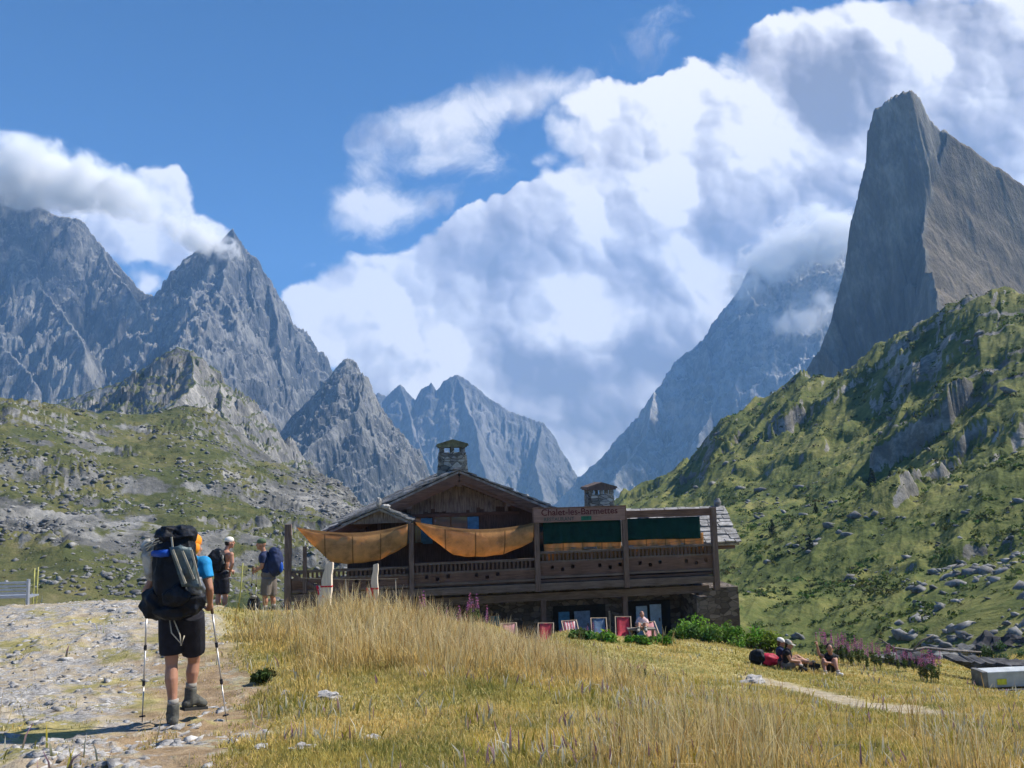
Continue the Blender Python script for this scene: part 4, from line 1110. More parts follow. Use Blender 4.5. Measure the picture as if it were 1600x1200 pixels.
# --- chimneys
def chimney(cx, cy, zbase, ztop, wb, wt, mat, capmat):
    ch = MB(); g = random.Random(int(cx * 10)); n = int((ztop - 0.55 - zbase) / 0.14); zz = zbase
    zt = ztop - 0.52
    for i in range(n):
        z0 = zbase + (zt - zbase) * i / n; z1 = zbase + (zt - zbase) * (i + 1) / n - 0.012
        hw = (wb + (wt - wb) * i / n) / 2
        # every course a ring of stones
        k = 3
        for a in range(k):
            for s_ in (-1, 1):
                x0 = cx - hw + 2 * hw * a / k; x1 = cx - hw + 2 * hw * (a + 1) / k - 0.012
                o_ = g.uniform(-0.025, 0.03)
                ch.box(x0, x1, cy + s_ * hw - 0.12 + o_, cy + s_ * hw + 0.12 + o_, zb(z0), zb(z1))
                y0 = cy - hw + 0.13 + (2 * hw - 0.26) * a / k; y1 = cy - hw + 0.13 + (2 * hw - 0.26) * (a + 1) / k - 0.012
                o_ = g.uniform(-0.025, 0.03)
                ch.box(cx + s_ * hw - 0.12 + o_, cx + s_ * hw + 0.12 + o_, y0, y1, zb(z0), zb(z1))
    hw = wb / 2 - 0.1; ch.box(cx - hw, cx + hw, cy - hw, cy + hw, zb(zbase), zb(zbase + 0.3))
    c = ch.build("chimney", mat, chalet)
    hw = wt / 2 - 0.02
    for sx in (-1, 0, 1):
        for sy in (-1, 1):
            ww = 0.09 if sx else 0.07
            MB().box(cx + sx * hw - ww, cx + sx * hw + ww, cy + sy * hw - 0.09, cy + sy * hw + 0.09, zb(zt), zb(ztop - 0.30)).build("pillar", mat, c)
    q = MB(); hw = wt / 2 + 0.16
    q.box(cx - hw, cx + hw, cy - hw, cy + hw, zb(ztop - 0.30), zb(ztop - 0.20))
    for s_ in (-1, 1):
        q.add([(cx + s_ * (hw + 0.08), cy - hw, zb(ztop - 0.24)), (cx, cy - hw, zb(ztop - 0.03)), (cx, cy + hw, zb(ztop - 0.03)), (cx + s_ * (hw + 0.08), cy + hw, zb(ztop - 0.24)),
               (cx + s_ * (hw + 0.05), cy - hw, zb(ztop - 0.15)), (cx, cy - hw, zb(ztop + 0.06)), (cx, cy + hw, zb(ztop + 0.06)), (cx + s_ * (hw + 0.05), cy + hw, zb(ztop - 0.15))],
              [(0, 1, 2, 3), (7, 6, 5, 4), (0, 4, 5, 1), (1, 5, 6, 2), (2, 6, 7, 3), (3, 7, 4, 0)])
    q.add([(cx - hw, cy - hw + 0.02, zb(ztop - 0.20)), (cx + hw, cy - hw + 0.02, zb(ztop - 0.20)), (cx, cy - hw + 0.02, zb(ztop - 0.04)),
           (cx - hw, cy + hw - 0.02, zb(ztop - 0.20)), (cx + hw, cy + hw - 0.02, zb(ztop - 0.20)), (cx, cy + hw - 0.02, zb(ztop - 0.04))],
          [(0, 1, 2), (5, 4, 3), (0, 3, 4, 1), (1, 4, 5, 2), (2, 5, 3, 0)])
    q.build("cap", capmat, c)
    return c
chimney(-3.0, 5.0, 0.9, 3.18, 1.24, 0.98, m_chim, m_lichen)
chimney(3.87, 5.0, -1.0, 1.05, 1.1, 1.0, m_chim, wood_mat("rusty_cap", (0.12, 0.085, 0.07)))
MB().tube([(0.15, 3.2, zb(0.15)), (0.15, 3.2, zb(0.62))], 0.07, 10).tube([(0.15, 3.2, zb(0.62)), (0.15, 3.2, zb(0.70))], [0.12, 0.04], 10).build("roof_vent", m_iron, chalet)

# --- balcony
bal = MB(); bal.box(-9.6, 7.5, 0.05, 1.95, zb(-2.72), zb(-2.62)); balcony = bal.build("balcony_floor", m_wood, chalet)
def brail(x0, x1, ztop, zmid, zbot, y=0.0, seed=0):
    g = random.Random(seed)
    r = MB(); r.box(x0, x1, y - 0.07, y + 0.09, zb(ztop - 0.09), zb(ztop)); r.box(x0, x1, y - 0.04, y + 0.04, zb(zmid - 0.03), zb(zmid + 0.05)); r.build("handrail", m_beam, balcony)
    q = MB(); x = x0 + 0.08
    while x < x1 - 0.1:
        q.box(x, x + 0.085, y - 0.02, y + 0.02, zb(zmid + 0.05), zb(ztop - 0.09)); x += 0.165
    q.build("balusters", m_woodv, balcony)
    # boards with drilled hole trios: built as strips leaving real openings
    p = MB(); hz = (zmid + zbot) / 2 + 0.05; holes = []
    x = x0 + 0.9
    while x < x1 - 0.5:
        for k in (-1, 0, 1): holes.append((x + k * 0.42, hz + (-0.07 if k == 0 else 0.02)))
        x += 1.95
    hs = 0.075; cur = x0; zt, zl = zmid - 0.03, zbot
    for hx, hzz in holes:
        p.box(cur, hx - hs, y - 0.025, y + 0.025, zb(zl), zb(zt))
        p.box(hx - hs, hx + hs, y - 0.025, y + 0.025, zb(zl), zb(hzz - hs)); p.box(hx - hs, hx + hs, y - 0.025, y + 0.025, zb(hzz + hs), zb(zt))
        c = hs * 0.45
        for sx in (-1, 1):
            for sz in (-1, 1):
                p.add([(hx + sx * hs, y - 0.022, zb(hzz + sz * hs)), (hx + sx * (hs - c), y - 0.022, zb(hzz + sz * hs)), (hx + sx * hs, y - 0.022, zb(hzz + sz * (hs - c)))], [(0, 1, 2)])
        cur = hx + hs
    p.box(cur, x1, y - 0.025, y + 0.025, zb(zl), zb(zt))
    p.build("parapet_boards", m_wood, balcony)
    MB().box(x0, x1, y - 0.06, y + 0.06, zb(zbot - 0.06), zb(zbot + 0.03)).build("bottom_rail", m_beam, balcony)
brail(0.12, 3.52, -1.52, -1.93, -2.50, seed=1); brail(3.74, 7.30, -1.47, -1.90, -2.48, seed=2)
brail(-4.86, -0.10, -1.76, -2.18, -2.58, seed=3); brail(-9.5, -5.08, -1.86, -2.2, -2.62, seed=4)
for k_, (x0, x1, z0, z1, y) in enumerate(((-4.95, 7.5, -3.02, -2.74, -0.10), (-9.6, -4.97, -3.0, -2.74, -0.06), (-4.9, 7.3, -3.5, -3.2, 0.5))):
    MB().box(x0, x1, y, y + 0.22, zb(z0), zb(z1)).build("floor_beam", m_beam, balcony)
dk = MB()
for x in np.arange(-9.2, 7.4, 0.9): dk.box(x - 0.07, x + 0.07, 0.14, 1.9, zb(-2.9), zb(-2.73))
dk.build("joists", m_woodv, balcony)
for x, z0, z1, w_ in ((-9.63, -5.0, -0.10, 0.24), (-4.96, -3.4, -0.22, 0.18), (0.0, -3.05, 0.22, 0.20), (3.62, -3.05, 0.0, 0.20), (7.40, -3.3, 0.02, 0.22), (-9.0, -2.7, -0.95, 0.14)):
    MB().box(x - w_ / 2, x + w_ / 2, -0.16, -0.16 + w_, zb(z0), zb(z1)).build("post", m_post, balcony)
for x in (-4.6, 0.3, 3.7, 6.9):
    MB().box(x - 0.1, x + 0.1, 0.55, 0.75, zb(-5.3), zb(-3.5)).build("post", m_post, balcony)
MB().bar((-9.6, -0.02, zb(-1.9)), (-7.9, -0.02, zb(-3.0)), 0.08, 0.12).build("brace", m_post, balcony)
MB().box(3.72, 7.3, -0.12, 0.06, zb(-0.30), zb(-0.02)).box(0.1, 3.52, -0.05, 0.06, zb(-0.34), zb(-0.10)).build("top_beam", m_wood, balcony)
MB().box(-9.4, -5.0, -0.05, 1.9, zb(-3.9), zb(-3.02)).build("lower_panelling", m_woodv, balcony)
MB().tube([(2.55, -1.2, zb(-5.2)), (2.55, -1.2, zb(-3.75))], 0.045, 8).build("water_pipe", m_iron, chalet)

# ================================================================== cloth
def cloth_mat(name, col, trans, seams=True):
    m, t, bs = new_mat(name)
    uu = t.new("ShaderNodeAttribute", attribute_name="cu").outputs['Fac']; vv = t.new("ShaderNodeAttribute", attribute_name="cv").outputs['Fac']
    tc = t.new("ShaderNodeTexCoord").outputs['Object']
    n = t.noise(tc, 2.2, 6, 0.6)
    n = t.math('ADD', t.math('MULTIPLY', n, 0.6), t.math('MULTIPLY', t.noise(tc, 0.8, 7, 0.7, 1.5), 0.4))
    c = t.ramp(n, [(0.36, tuple(x * 0.60 for x in col)), (0.5, col), (0.62, tuple(min(1, x * 1.2) for x in col))])
    if seams:
        def line(s, k, wdt):
            f = t.math('FRACT', t.math('MULTIPLY', s, k)); f = t.math('MINIMUM', f, t.math('SUBTRACT', 1.0, f))
            return t.maprange(f, wdt * 0.5, wdt, 1.0, 0.0)
        l = t.math('MAXIMUM', line(uu, 4.0, 0.030), line(vv, 3.0, 0.045))
        c = t.mix(t.math('MULTIPLY', l, 0.75), c, tuple(x * 0.28 for x in col))
    t.put(bs.inputs['Base Color'], c); bs.inputs['Roughness'].default_value = 0.8; bs.inputs['Specular IOR Level'].default_value = 0.1
    t.put(bs.inputs['Normal'], t.bump(n, 0.9, 0.12))
    out = t.n["Material Output"]; tr = t.new("ShaderNodeBsdfTranslucent"); t.put(tr.inputs[0], c)
    mx = t.new("ShaderNodeMixShader"); mx.inputs[0].default_value = trans
    t.l.new(bs.outputs[0], mx.inputs[1]); t.l.new(tr.outputs[0], mx.inputs[2]); t.l.new(mx.outputs[0], out.inputs[0])
    return m
m_orange = cloth_mat("ochre_canvas", (0.62, 0.37, 0.17), 0.5)
m_green = cloth_mat("bottle_green_canvas", (0.004, 0.030, 0.028), 0.04, False)
MCH = Matrix.Translation(CH0) @ Matrix.Rotation(PSI, 4, 'Z')
def cloth(name, fn, nu, nv, mat, label, cat, group=None):
    u, v = np.meshgrid(np.linspace(0, 1, nu), np.linspace(0, 1, nv))
    V = np.array([fn(a, b) for a, b in zip(u.ravel(), v.ravel())])
    o = mesh_np(name, V, grid_faces(nv, nu), mat, smooth=True, attrs={"cu": u.ravel(), "cv": v.ravel()})
    o.matrix_world = MCH
    s = o.modifiers.new("thickness", 'SOLIDIFY'); s.thickness = 0.008
    return tag(o, label, cat, group)
def sail(x0, x1, z0, z1, left_point, right_full, sag=1.25, back=2.3):
    def fn(u, v):
        x = x0 + (x1 - x0) * u
        top = z0 + (z1 - z0) * u - 0.30 * 4 * u * (1 - u) * (0.8 + 0.2 * u)
        env = min(1, (u / max(left_point, 1e-3)) ** 0.75) if u < left_point else 1.0
        r = 1 - right_full
        if u > r: env *= 0.80 + 0.20 * (1 - (u - r) / right_full)
        belly = sag * env * (0.86 + 0.14 * math.sin(math.pi * u))
        zz = top - belly * math.sin(math.pi * min(v * 1.02, 1) ** 0.62) ** 0.9 + 0.02 * math.sin(u * 40) * v * (1 - v) * 2
        zz -= 0.25 * v
        y = -0.30 + back * (v ** 1.5) + 0.08 * math.sin(u * 9 + v * 4)
        xx = x + 0.35 * math.sin(math.pi * v) * (0.5 - u) * 0.4
        return (xx, y, zb(zz))
    return fn
cloth("shade_sail", sail(-9.3, -5.08, -0.20, -0.22, 0.30, 0.25, 1.12), 60, 26, m_orange, "ochre canvas shade sail sagging between the leftmost wooden post and the next", "shade sail", "ochre sails hung over the terrace")
cloth("shade_sail", sail(-4.82, -0.12, -0.14, -0.34, 0.32, 0.25, 1.02), 60, 26, m_orange, "ochre canvas shade sail hanging under the large gable, beside the signboard", "shade sail", "ochre sails hung over the terrace")
def awn(x0, x1, z0, z1, y): return lambda u, v: (x0 + (x1 - x0) * u, y + 0.03 * math.sin(u * 23) * v + 0.02 * math.sin(u * 51), zb(z0 + (z1 - z0) * v + 0.02 * math.sin(u * 5) * v))
cloth("green_awning", awn(0.28, 3.50, -0.36, -1.24, 0.02), 50, 8, m_green, "dark green awning rolled down under the signboard", "awning", "green awnings over the balcony")
cloth("green_awning", awn(3.75, 6.85, -0.34, -1.22, 0.02), 50, 8, m_green, "dark green awning rolled down right of the signboard", "awning", "green awnings over the balcony")
def under(x0, x1, za, zc, drop): return lambda u, v: (x0 + (x1 - x0) * u, 0.10 + 0.05 * v + 0.02 * math.sin(u * 37), zb(za + (zc - za) * u - drop * v - 0.05 * math.sin(u * 9.4) ** 2))
cloth("balcony_cloth", under(0.3, 3.5, -1.10, -1.14, 0.85), 40, 10, m_orange, "ochre cloth strip showing below the awning under the signboard", "cloth", "ochre cloths along the balcony")
cloth("balcony_cloth", under(3.75, 7.0, -1.12, -1.0, 0.85), 40, 10, m_orange, "ochre cloth strip showing below the rightmost green awning", "cloth", "ochre cloths along the balcony")

# ================================================================== signboard
sign = empty("signboard", MCH @ Vector((1.75, -0.20, zb(-0.38))), PSI, "brown wooden restaurant signboard with dark red lettering on the balcony frame", "sign")
m_signwood = wood_mat("sign_board_wood", (0.24, 0.155, 0.135), 0.2, along=X_AL)
MB().box(-1.88, 1.88, -0.02, 0.02, 0.02, 0.56).build("board", m_signwood, sign, bevel=0.01)
MB().box(-1.92, 1.92, -0.035, 0.03, 0.56, 0.60).box(-1.92, -1.88, -0.035, 0.03, 0.0, 0.56).box(1.88, 1.92, -0.035, 0.03, 0.0, 0.56).build("frame", m_wood, sign)
def text(body, size, x, z, mat, name="lettering", xs=1.0, bold=0.0, parent=sign, y=-0.026, align='CENTER', lab=None):
    cu = bpy.data.curves.new(name, 'FONT'); cu.body = body; cu.size = size; cu.extrude = 0.003; cu.align_x = align; cu.align_y = 'CENTER'; cu.offset = bold
    tmp = bpy.data.objects.new(name, cu); COL.objects.link(tmp); bpy.context.view_layer.update()
    me = bpy.data.meshes.new_from_object(tmp.evaluated_get(bpy.context.evaluated_depsgraph_get())); bpy.data.objects.remove(tmp); me.materials.clear(); me.materials.append(mat)
    o = bpy.data.objects.new(name, me); COL.objects.link(o); o.parent = parent
    o.location = (x, y, z); o.rotation_euler = (R(90), 0, 0); o.scale = (xs, 1, 1)
    if lab: o["label"] = lab
    return o
m_maroon = plain_mat("maroon_paint", (0.075, 0.012, 0.018), 0.6); m_signgreen = plain_mat("green_paint", (0.012, 0.11, 0.075), 0.6); m_greytxt = plain_mat("grey_green_paint", (0.03, 0.06, 0.06), 0.6)
text("Chalet-les-Barmettes", 0.36, 0.0, 0.40, m_maroon, xs=1.02, bold=0.004)
text("RESTAURANT", 0.20, -0.85, 0.13, m_greytxt, xs=1.0, bold=0.002)
MB().box(0.05, 0.48, -0.03, -0.022, 0.05, 0.22).build("green_plaque", m_signgreen, sign)

# ================================================================== terrace, meadow and track furniture
def at(px, py, Y, dz=0.0):
    """point on the ground under a surveyed bearing"""
    p = W(px, py, Y); return Vector((p.x, Y, gz(p.x, Y) + dz))
m_red = plain_mat("faded_red_canvas", (0.74, 0.12, 0.16), 0.8, var=0.12, trans=0.5)
m_pink = plain_mat("sun_bleached_pink_canvas", (0.86, 0.48, 0.50), 0.8, var=0.15, trans=0.5)
m_bluec = plain_mat("slate_blue_canvas", (0.16, 0.24, 0.36), 0.8, var=0.2, trans=0.3)
m_chairwood = plain_mat("pale_beech", (0.55, 0.42, 0.30), 0.6, var=0.12)
m_tape_r = plain_mat("red_tape", (0.70, 0.02, 0.05), 0.5, var=0.05, trans=0.2); m_tape_w = plain_mat("white_tape", (0.80, 0.78, 0.76), 0.5, var=0.03, trans=0.2)
def stripes(name, a, b, k):
    m, t, bs = new_mat(name)
    tc = t.new("ShaderNodeTexCoord").outputs['Object']; sp = t.new("ShaderNodeSeparateXYZ"); t.put(sp.inputs[0], tc)
    f = t.math('FRACT', t.math('MULTIPLY', sp.outputs[0], k))
    t.put(bs.inputs['Base Color'], t.mix(t.math('GREATER_THAN', f, 0.5), a, b)); bs.inputs['Roughness'].default_value = 0.8
    out = t.n["Material Output"]; tr = t.new("ShaderNodeBsdfTranslucent"); t.put(tr.inputs[0], b)
    mx = t.new("ShaderNodeMixShader"); mx.inputs[0].default_value = 0.25
    t.l.new(bs.outputs[0], mx.inputs[1]); t.l.new(tr.outputs[0], mx.inputs[2]); t.l.new(mx.outputs[0], out.inputs[0])
    return m
m_stripe = stripes("pink_and_white_stripe", (0.70, 0.16, 0.20), (0.82, 0.70, 0.68), 9.0)
def deck_chair(mat, label):
    r = empty("deck_chair", label=label, cat="deck chair", group="deck chairs in front of the chalet")
    # back legs frame, leaning; faces -y (towards the meadow)
    f = MB(); hw = 0.29
    for sx in (-hw, hw):
        f.bar((sx, -0.40, 0.0), (sx, 0.42, 0.95), 0.03, 0.045); 
    f.bar((-hw, 0.42, 0.94), (hw, 0.42, 0.94), 0.03, 0.03); f.bar((-hw, -0.36, 0.05), (hw, -0.36, 0.05), 0.03, 0.03)
    f.build("back_frame", m_chairwood, r)
    g = MB()
    for sx in (-hw + 0.045, hw - 0.045):
        g.bar((sx, 0.46, 0.0), (sx, -0.46, 0.36), 0.03, 0.045)
    g.bar((-hw + 0.03, -0.46, 0.36), (hw - 0.03, -0.46, 0.36), 0.03, 0.03); g.bar((-hw + 0.03, 0.44, 0.02), (hw - 0.03, 0.44, 0.02), 0.03, 0.03)
    g.build("seat_frame", m_chairwood, r)
    for sx in (-hw - 0.02, hw + 0.02): MB().bar((sx, 0.02, 0.45), (sx, 0.50, 0.24), 0.02, 0.03).build("prop", m_chairwood, r)
    n = 18; V = []
    for i in range(n + 1):
        t_ = i / n; y = -0.46 + 0.88 * t_; z = 0.36 + 0.58 * t_ - 0.30 * math.sin(math.pi * t_) ** 1.1 * (1 - 0.35 * t_)
        for u in (-1, -0.5, 0, 0.5, 1): V.append((u * (hw - 0.06), y + 0.02 * (1 - u * u), z - 0.02 * (1 - u * u)))
    o = mesh_np("canvas_sling", V, grid_faces(n + 1, 5), mat, smooth=True, parent=r)
    s = o.modifiers.new("thickness", 'SOLIDIFY'); s.thickness = 0.006
    return r
chair_spots = [  # px, py of the top bar, distance, canvas, label, turn
    (797, 966, 29.6, m_pink, "pale pink deck chair at the left end of the row, half hidden by grass", 0.15),
    (851, 966, 29.8, m_red, "red and pink deck chair second from the left in the row", -0.1),
    (892, 962, 29.8, m_stripe, "pink striped deck chair in front of the faded blue door", 0.2),
    (934, 958, 29.8, m_bluec, "slate blue deck chair, the only blue one of the row", -0.05),
    (971, 956, 29.7, m_red, "bright red deck chair between the blue one and the seated person", -0.12),
    (1016, 966, 29.9, m_pink, "pale pink deck chair just right of the seated person", 0.3),
]
for px_, py_, Y_, mt, lab, rz in chair_spots:
    c = deck_chair(mt, lab); p = W(px_, py_, Y_ + 0.4); c.location = (p.x, Y_, max(gz(p.x, Y_) - 0.02, p.z - 0.97) - 0.10); c.rotation_euler = (0, 0, rz); c.scale = (0.98, 0.95, 0.95)
    print("chair", px_, p.z - 0.97, gz(p.x, Y_))

# low terrace wall of flat stones that carries the chairs' lawn
def fill_gz(): pass

# --- two pale logs with barrier tape, standing on the mound
def tape_post(px, pyt, pyb, Y, lean, w, label):
    t_ = W(px, pyt, Y); b_ = W(px, pyb, Y); g0 = gz(b_.x, Y) - 0.1
    r = empty("plank_post", (b_.x, Y, g0), 0, label, "post", "pale planks marked with barrier tape")
    h = t_.z - g0; m = MB(); n = 9
    pts = [(lean * (i / n) + 0.012 * math.sin(i * 1.7), 0, h * i / n) for i in range(n + 1)]
    V = []
    for i, p in enumerate(pts):
        ww = w * (1.45 - 0.75 * i / n) * (1 + 0.05 * math.sin(i * 2.3)); th = w * 0.42
        V += [(p[0] - ww, -th, p[2]), (p[0] + ww * 0.9, -th * 0.9, p[2] + (0.03 if i == n else 0)), (p[0] + ww, th, p[2]), (p[0] - ww * 0.85, th, p[2] - (0.02 if i == n else 0))]
    m.add(V, [(i * 4 + k, i * 4 + (k + 1) % 4, i * 4 + 4 + (k + 1) % 4, i * 4 + 4 + k) for i in range(n) for k in range(4)] + [(3, 2, 1, 0), (n * 4, n * 4 + 1, n * 4 + 2, n * 4 + 3)])
    m.build("plank", m_pale, r, bevel=0.008)
    k = MB(); k.box(lean * 0.56 - w * 1.1, lean * 0.56 + w * 1.06, -w * 0.46, w * 0.46, h * 0.535, h * 0.565); k.build("tape_band", m_tape_r, r)
    for j, (mt, o) in enumerate(((m_tape_r, -0.02), (m_tape_w, -0.07), (m_tape_r, -0.11))):
        q = MB(); x0 = lean * 0.56 - w + o
        q.add([(x0, -0.03, h * 0.57), (x0 + 0.05, -0.035, h * 0.57), (x0 + 0.12, -0.04, h * 0.36 + j * 0.03), (x0 + 0.06, -0.05, h * 0.33 + j * 0.03),
               (x0, -0.024, h * 0.57), (x0 + 0.05, -0.029, h * 0.57), (x0 + 0.12, -0.034, h * 0.36 + j * 0.03), (x0 + 0.06, -0.044, h * 0.33 + j * 0.03)],
              [(0, 1, 2, 3), (7, 6, 5, 4), (0, 4, 5, 1), (1, 5, 6, 2), (2, 6, 7, 3), (3, 7, 4, 0)]); q.build("tape_end", mt, r)
    return r
tape_post(505, 880, 950, 16.8, 0.13, 0.11, "wide pale plank leaning right with red and white tape, left of its pair")
tape_post(583, 882, 945, 17.2, 0.06, 0.075, "slimmer pale plank with red and white tape, right of its pair")
# thin wire fence behind the logs
def stake(px, pyt, Y, rad, mat, label, group=None, lean=0.0, name="stake"):
    t_ = W(px, pyt, Y); g0 = gz(t_.x, Y) - 0.1
    h = t_.z - g0; m = MB().tube([(0, 0, 0), (lean * 0.5 + 0.01, 0, h * 0.5), (lean, 0, h)], [rad, rad * 0.9, rad * 0.75], 8)
    o = m.build(name, mat, None, smooth=True, loc=(t_.x, Y, g0)); return tag(o, label, "stake", group)
m_stake = plain_mat("grey_stake", (0.30, 0.26, 0.20), 0.8); m_bamboo = plain_mat("yellowed_cane", (0.34, 0.33, 0.10), 0.7)
for px_, lab in ((540, "thin grey fence stake between the two taped planks"), (618, "thin grey fence stake just right of the slimmer taped plank"), (590, "short thin stake right behind the slimmer taped plank")):
    stake(px_, 905 if px_ != 590 else 930, 17.6, 0.012, m_stake, lab, "thin stakes of the wire fence")
wr_ = MB(); a_ = W(470, 903, 17.6); b_ = W(622, 904, 17.6); wr_.tube([a_, (a_ + b_) / 2 - Vector((0, 0, 0.03)), b_], 0.006, 5)
tag(wr_.build("fence_wire", m_stake), "thin wire strung behind the taped planks", "wire")
stake(372, 880, 16.6, 0.016, m_bamboo, "yellowish cane standing right of the bare armed hiker", lean=0.10, name="cane")
stake(52, 888, 17.2, 0.018, m_bamboo, "yellowish stake beyond the metal bench, left one of two", "stakes beyond the bench", lean=0.03)
stake(57, 886, 17.6, 0.016, m_bamboo, "yellowish stake beyond the metal bench, right one of two", "stakes beyond the bench", lean=0.04)

# --- metal slatted bench at the left edge
m_steel = plain_mat("galvanised_steel", (0.42, 0.45, 0.50), 0.4, 0.5, var=0.12, metal=0.5)
bp = W(45, 935, 15.6); bz = gz(bp.x, 15.6)
bench = empty("bench", (bp.x - 0.95, 15.6, bz), 0, "grey metal slatted bench at the left edge beside the track", "bench")
for k in range(5):
    z = 0.16 + k * 0.065
    MB().box(-1.3, 0.93, -0.015, 0.015, z, z + 0.04).build("slat", m_steel, bench)
for x_ in (-1.25, 0.93):
    MB().box(x_ - 0.02, x_ + 0.02, -0.03, 0.03, -0.05, 0.50).build("leg", m_steel, bench)
MB().box(-1.3, 0.93, 0.02, 0.36, 0.14, 0.17).build("seat", m_steel, bench)

# --- stones lying singly in the grass
def boulder(px, py, Y, r, label, mat=None, flat=0.55, seed=0, group="pale stones in the meadow"):
    p = at(px, py, Y); o = MB().blob((0, 0, r * flat * 0.35), (r * 1.3, r * 0.9, r * flat), nu=16, nv=10, lump=0.75, seed=seed).build("boulder", mat or m_track_stone, None, loc=p)
    o.rotation_euler = (0, 0, seed * 1.3); return tag(o, label, "stone", group)
boulder(808, 1002, 22.5, 0.34, "pale rock in the meadow below the left deck chairs", seed=1, flat=0.8)
boulder(513, 1101, 8.6, 0.11, "flat white stone in the short grass right of the hiker", seed=2, flat=0.4)
boulder(1177, 1073, 16.8, 0.22, "flat pale stone at the start of the foot trail", seed=3, flat=0.4)
boulder(408, 1172, 5.9, 0.06, "small white stone near the bottom edge, left one of two", seed=4, flat=0.4)
boulder(470, 1172, 5.9, 0.07, "flat white stone near the bottom edge, right one of two", seed=5, flat=0.35)
boulder(445, 1090, 9.0, 0.05, "small round white stone at the foot of the mound", seed=6)
boulder(583, 1146, 6.6, 0.06, "small pale stone in the middle of the near grass", seed=7, flat=0.4)
m_darkrock = stone_mat("dark_gneiss", [(0.025, 0.025, 0.03), (0.06, 0.06, 0.065), (0.14, 0.14, 0.14)], 3)
boulder(1425, 1030, 26.0, 0.62, "dark rounded boulder beside the bleached branch", m_darkrock, 0.62, 8, "boulders on the right meadow")
boulder(1390, 1030, 26.5, 0.38, "grey brown boulder left of the dark rounded one", m_scree, 0.5, 9, "boulders on the right meadow")
for i, (px_, py_, Y_, r_, l_) in enumerate(((1548, 962, 47, 1.25, "large dark boulder on the slope at the right, leftmost of three"), (1585, 958, 46, 1.1, "dark boulder near the right edge, middle of three"), (1500, 968, 47, 0.7, "grey boulder on the slope left of the large dark one"),
                                      (1310, 1000, 40, 0.7, "dark grey rock above the pink flowers"), (1470, 985, 44, 0.6, "pale grey rock on the tan meadow edge"))):
    boulder(px_, py_, Y_, r_, l_, m_scree if i in (2, 4) else m_darkrock, 0.7, 20 + i, "boulders on the right meadow")
# bleached branch on the boulder
bp = at(1425, 1030, 25.7, 0.55); br = MB()
br.tube([(-1.0, 0, 0.35), (-0.55, 0, 0.05), (0, 0, -0.05), (0.5, 0.1, 0.0), (1.3, 0.2, -0.12), (2.3, 0.2, -0.2)], [0.02, 0.035, 0.05, 0.05, 0.045, 0.03], 7)
br.tube([(-0.8, 0, 0.22), (-1.1, 0, 0.20)], [0.02, 0.01], 6).tube([(0.1, 0, 0), (0.35, 0, 0.25), (0.75, 0, 0.42)], [0.035, 0.03, 0.012], 6)
tag(br.build("dead_branch", m_grey, None, smooth=True, loc=bp), "bleached forked dead branch lying over the dark boulder", "branch")
# long slab ledge and the grey box under it
p0, p1 = at(1480, 1034, 25.5), at(1680, 1040, 24.5)
sd = MB(); n = 34; V = []
g = random.Random(3)
for i in range(n + 1):
    t_ = i / n; c = p0.lerp(p1, t_); h = (0.08 + 0.34 * min(1, t_ * 3.0)) * g.uniform(0.85, 1.15); zt = 0.56 + 0.03 * g.uniform(-1, 1) - 0.05 * t_
    V += [(c.x, c.y - 0.45 + g.uniform(-0.1, 0.1), c.z + zt - h), (c.x, c.y - 0.55 + g.uniform(-0.08, 0.08), c.z + zt), (c.x + g.uniform(-0.1, 0.1), c.y + 0.25, c.z + zt + 0.05 * g.random()), (c.x, c.y + 0.25, c.z + zt - h * 1.05)]
F = [];
for i in range(n):
    for k in range(4): F.append((i * 4 + k, i * 4 + (k + 1) % 4, (i + 1) * 4 + (k + 1) % 4, (i + 1) * 4 + k))
F += [(3, 2, 1, 0), (n * 4, n * 4 + 1, n * 4 + 2, n * 4 + 3)]
sd.add(V, F); tag(sd.build("stone_ledge", m_darkrock), "long dark flat stone ledge above the grey concrete box", "rock")
cp = at(1580, 1068, 23.6); cb = empty("concrete_box", (cp.x, 23.6, cp.z - 0.05), R(4), "pale grey concrete box with a small yellow plate at the right edge", "box")
m_conc = plain_mat("weathered_concrete", (0.42, 0.45, 0.47), 0.85, var=0.16, scale=3, bump=0.3); m_yel = plain_mat("yellow_plate", (0.55, 0.55, 0.05), 0.5)
MB().box(-0.70, 1.3, 0.0, 0.5, 0.12, 0.56).build("body", m_conc, cb, bevel=0.02); MB().box(-0.86, -0.70, -0.04, 0.5, 0.0, 0.58).build("side_slab", m_scree, cb, bevel=0.02)
MB().box(-0.42, -0.14, -0.02, -0.003, 0.20, 0.36).build("plate", m_yel, cb); MB().box(-1.7, 1.3, -0.25, -0.05, -0.08, 0.10).build("footing", m_darkrock, cb, bevel=0.03)

# ================================================================== plants as things
m_stem = plain_mat("green_stem", (0.07, 0.09, 0.03), 0.8); m_bark = plain_mat("bark", (0.09, 0.07, 0.055), 0.9)
def shrub(name, loc, k, rx, rz_, col, leaf, label, cat, group, seed, n_leaf=130, vari=0.3):
    g = np.random.default_rng(seed); r = empty(name, loc, 0, label, cat, group)
    c = np.stack([g.normal(0, rx * 0.45, k), g.normal(0, rx * 0.3, k), rz_ * (0.35 + 0.5 * g.random(k))], -1)
    V, F, C = leaf_cloud(c, np.full(k, rx * 0.33) * g.uniform(0.7, 1.3, k), n_leaf, leaf, col, g, vari=vari, shape=(1, 1, 0.9))
    mesh_np("foliage", V, F, m_leaf, parent=r, attrs={"col": C})
    s = MB()
    for q in c: s.tube([(0, 0, -0.05), (q[0] * 0.5, q[1] * 0.5, q[2] * 0.5), tuple(q)], [0.02, 0.014, 0.006], 5)
    s.build("stems", m_bark, r); return r
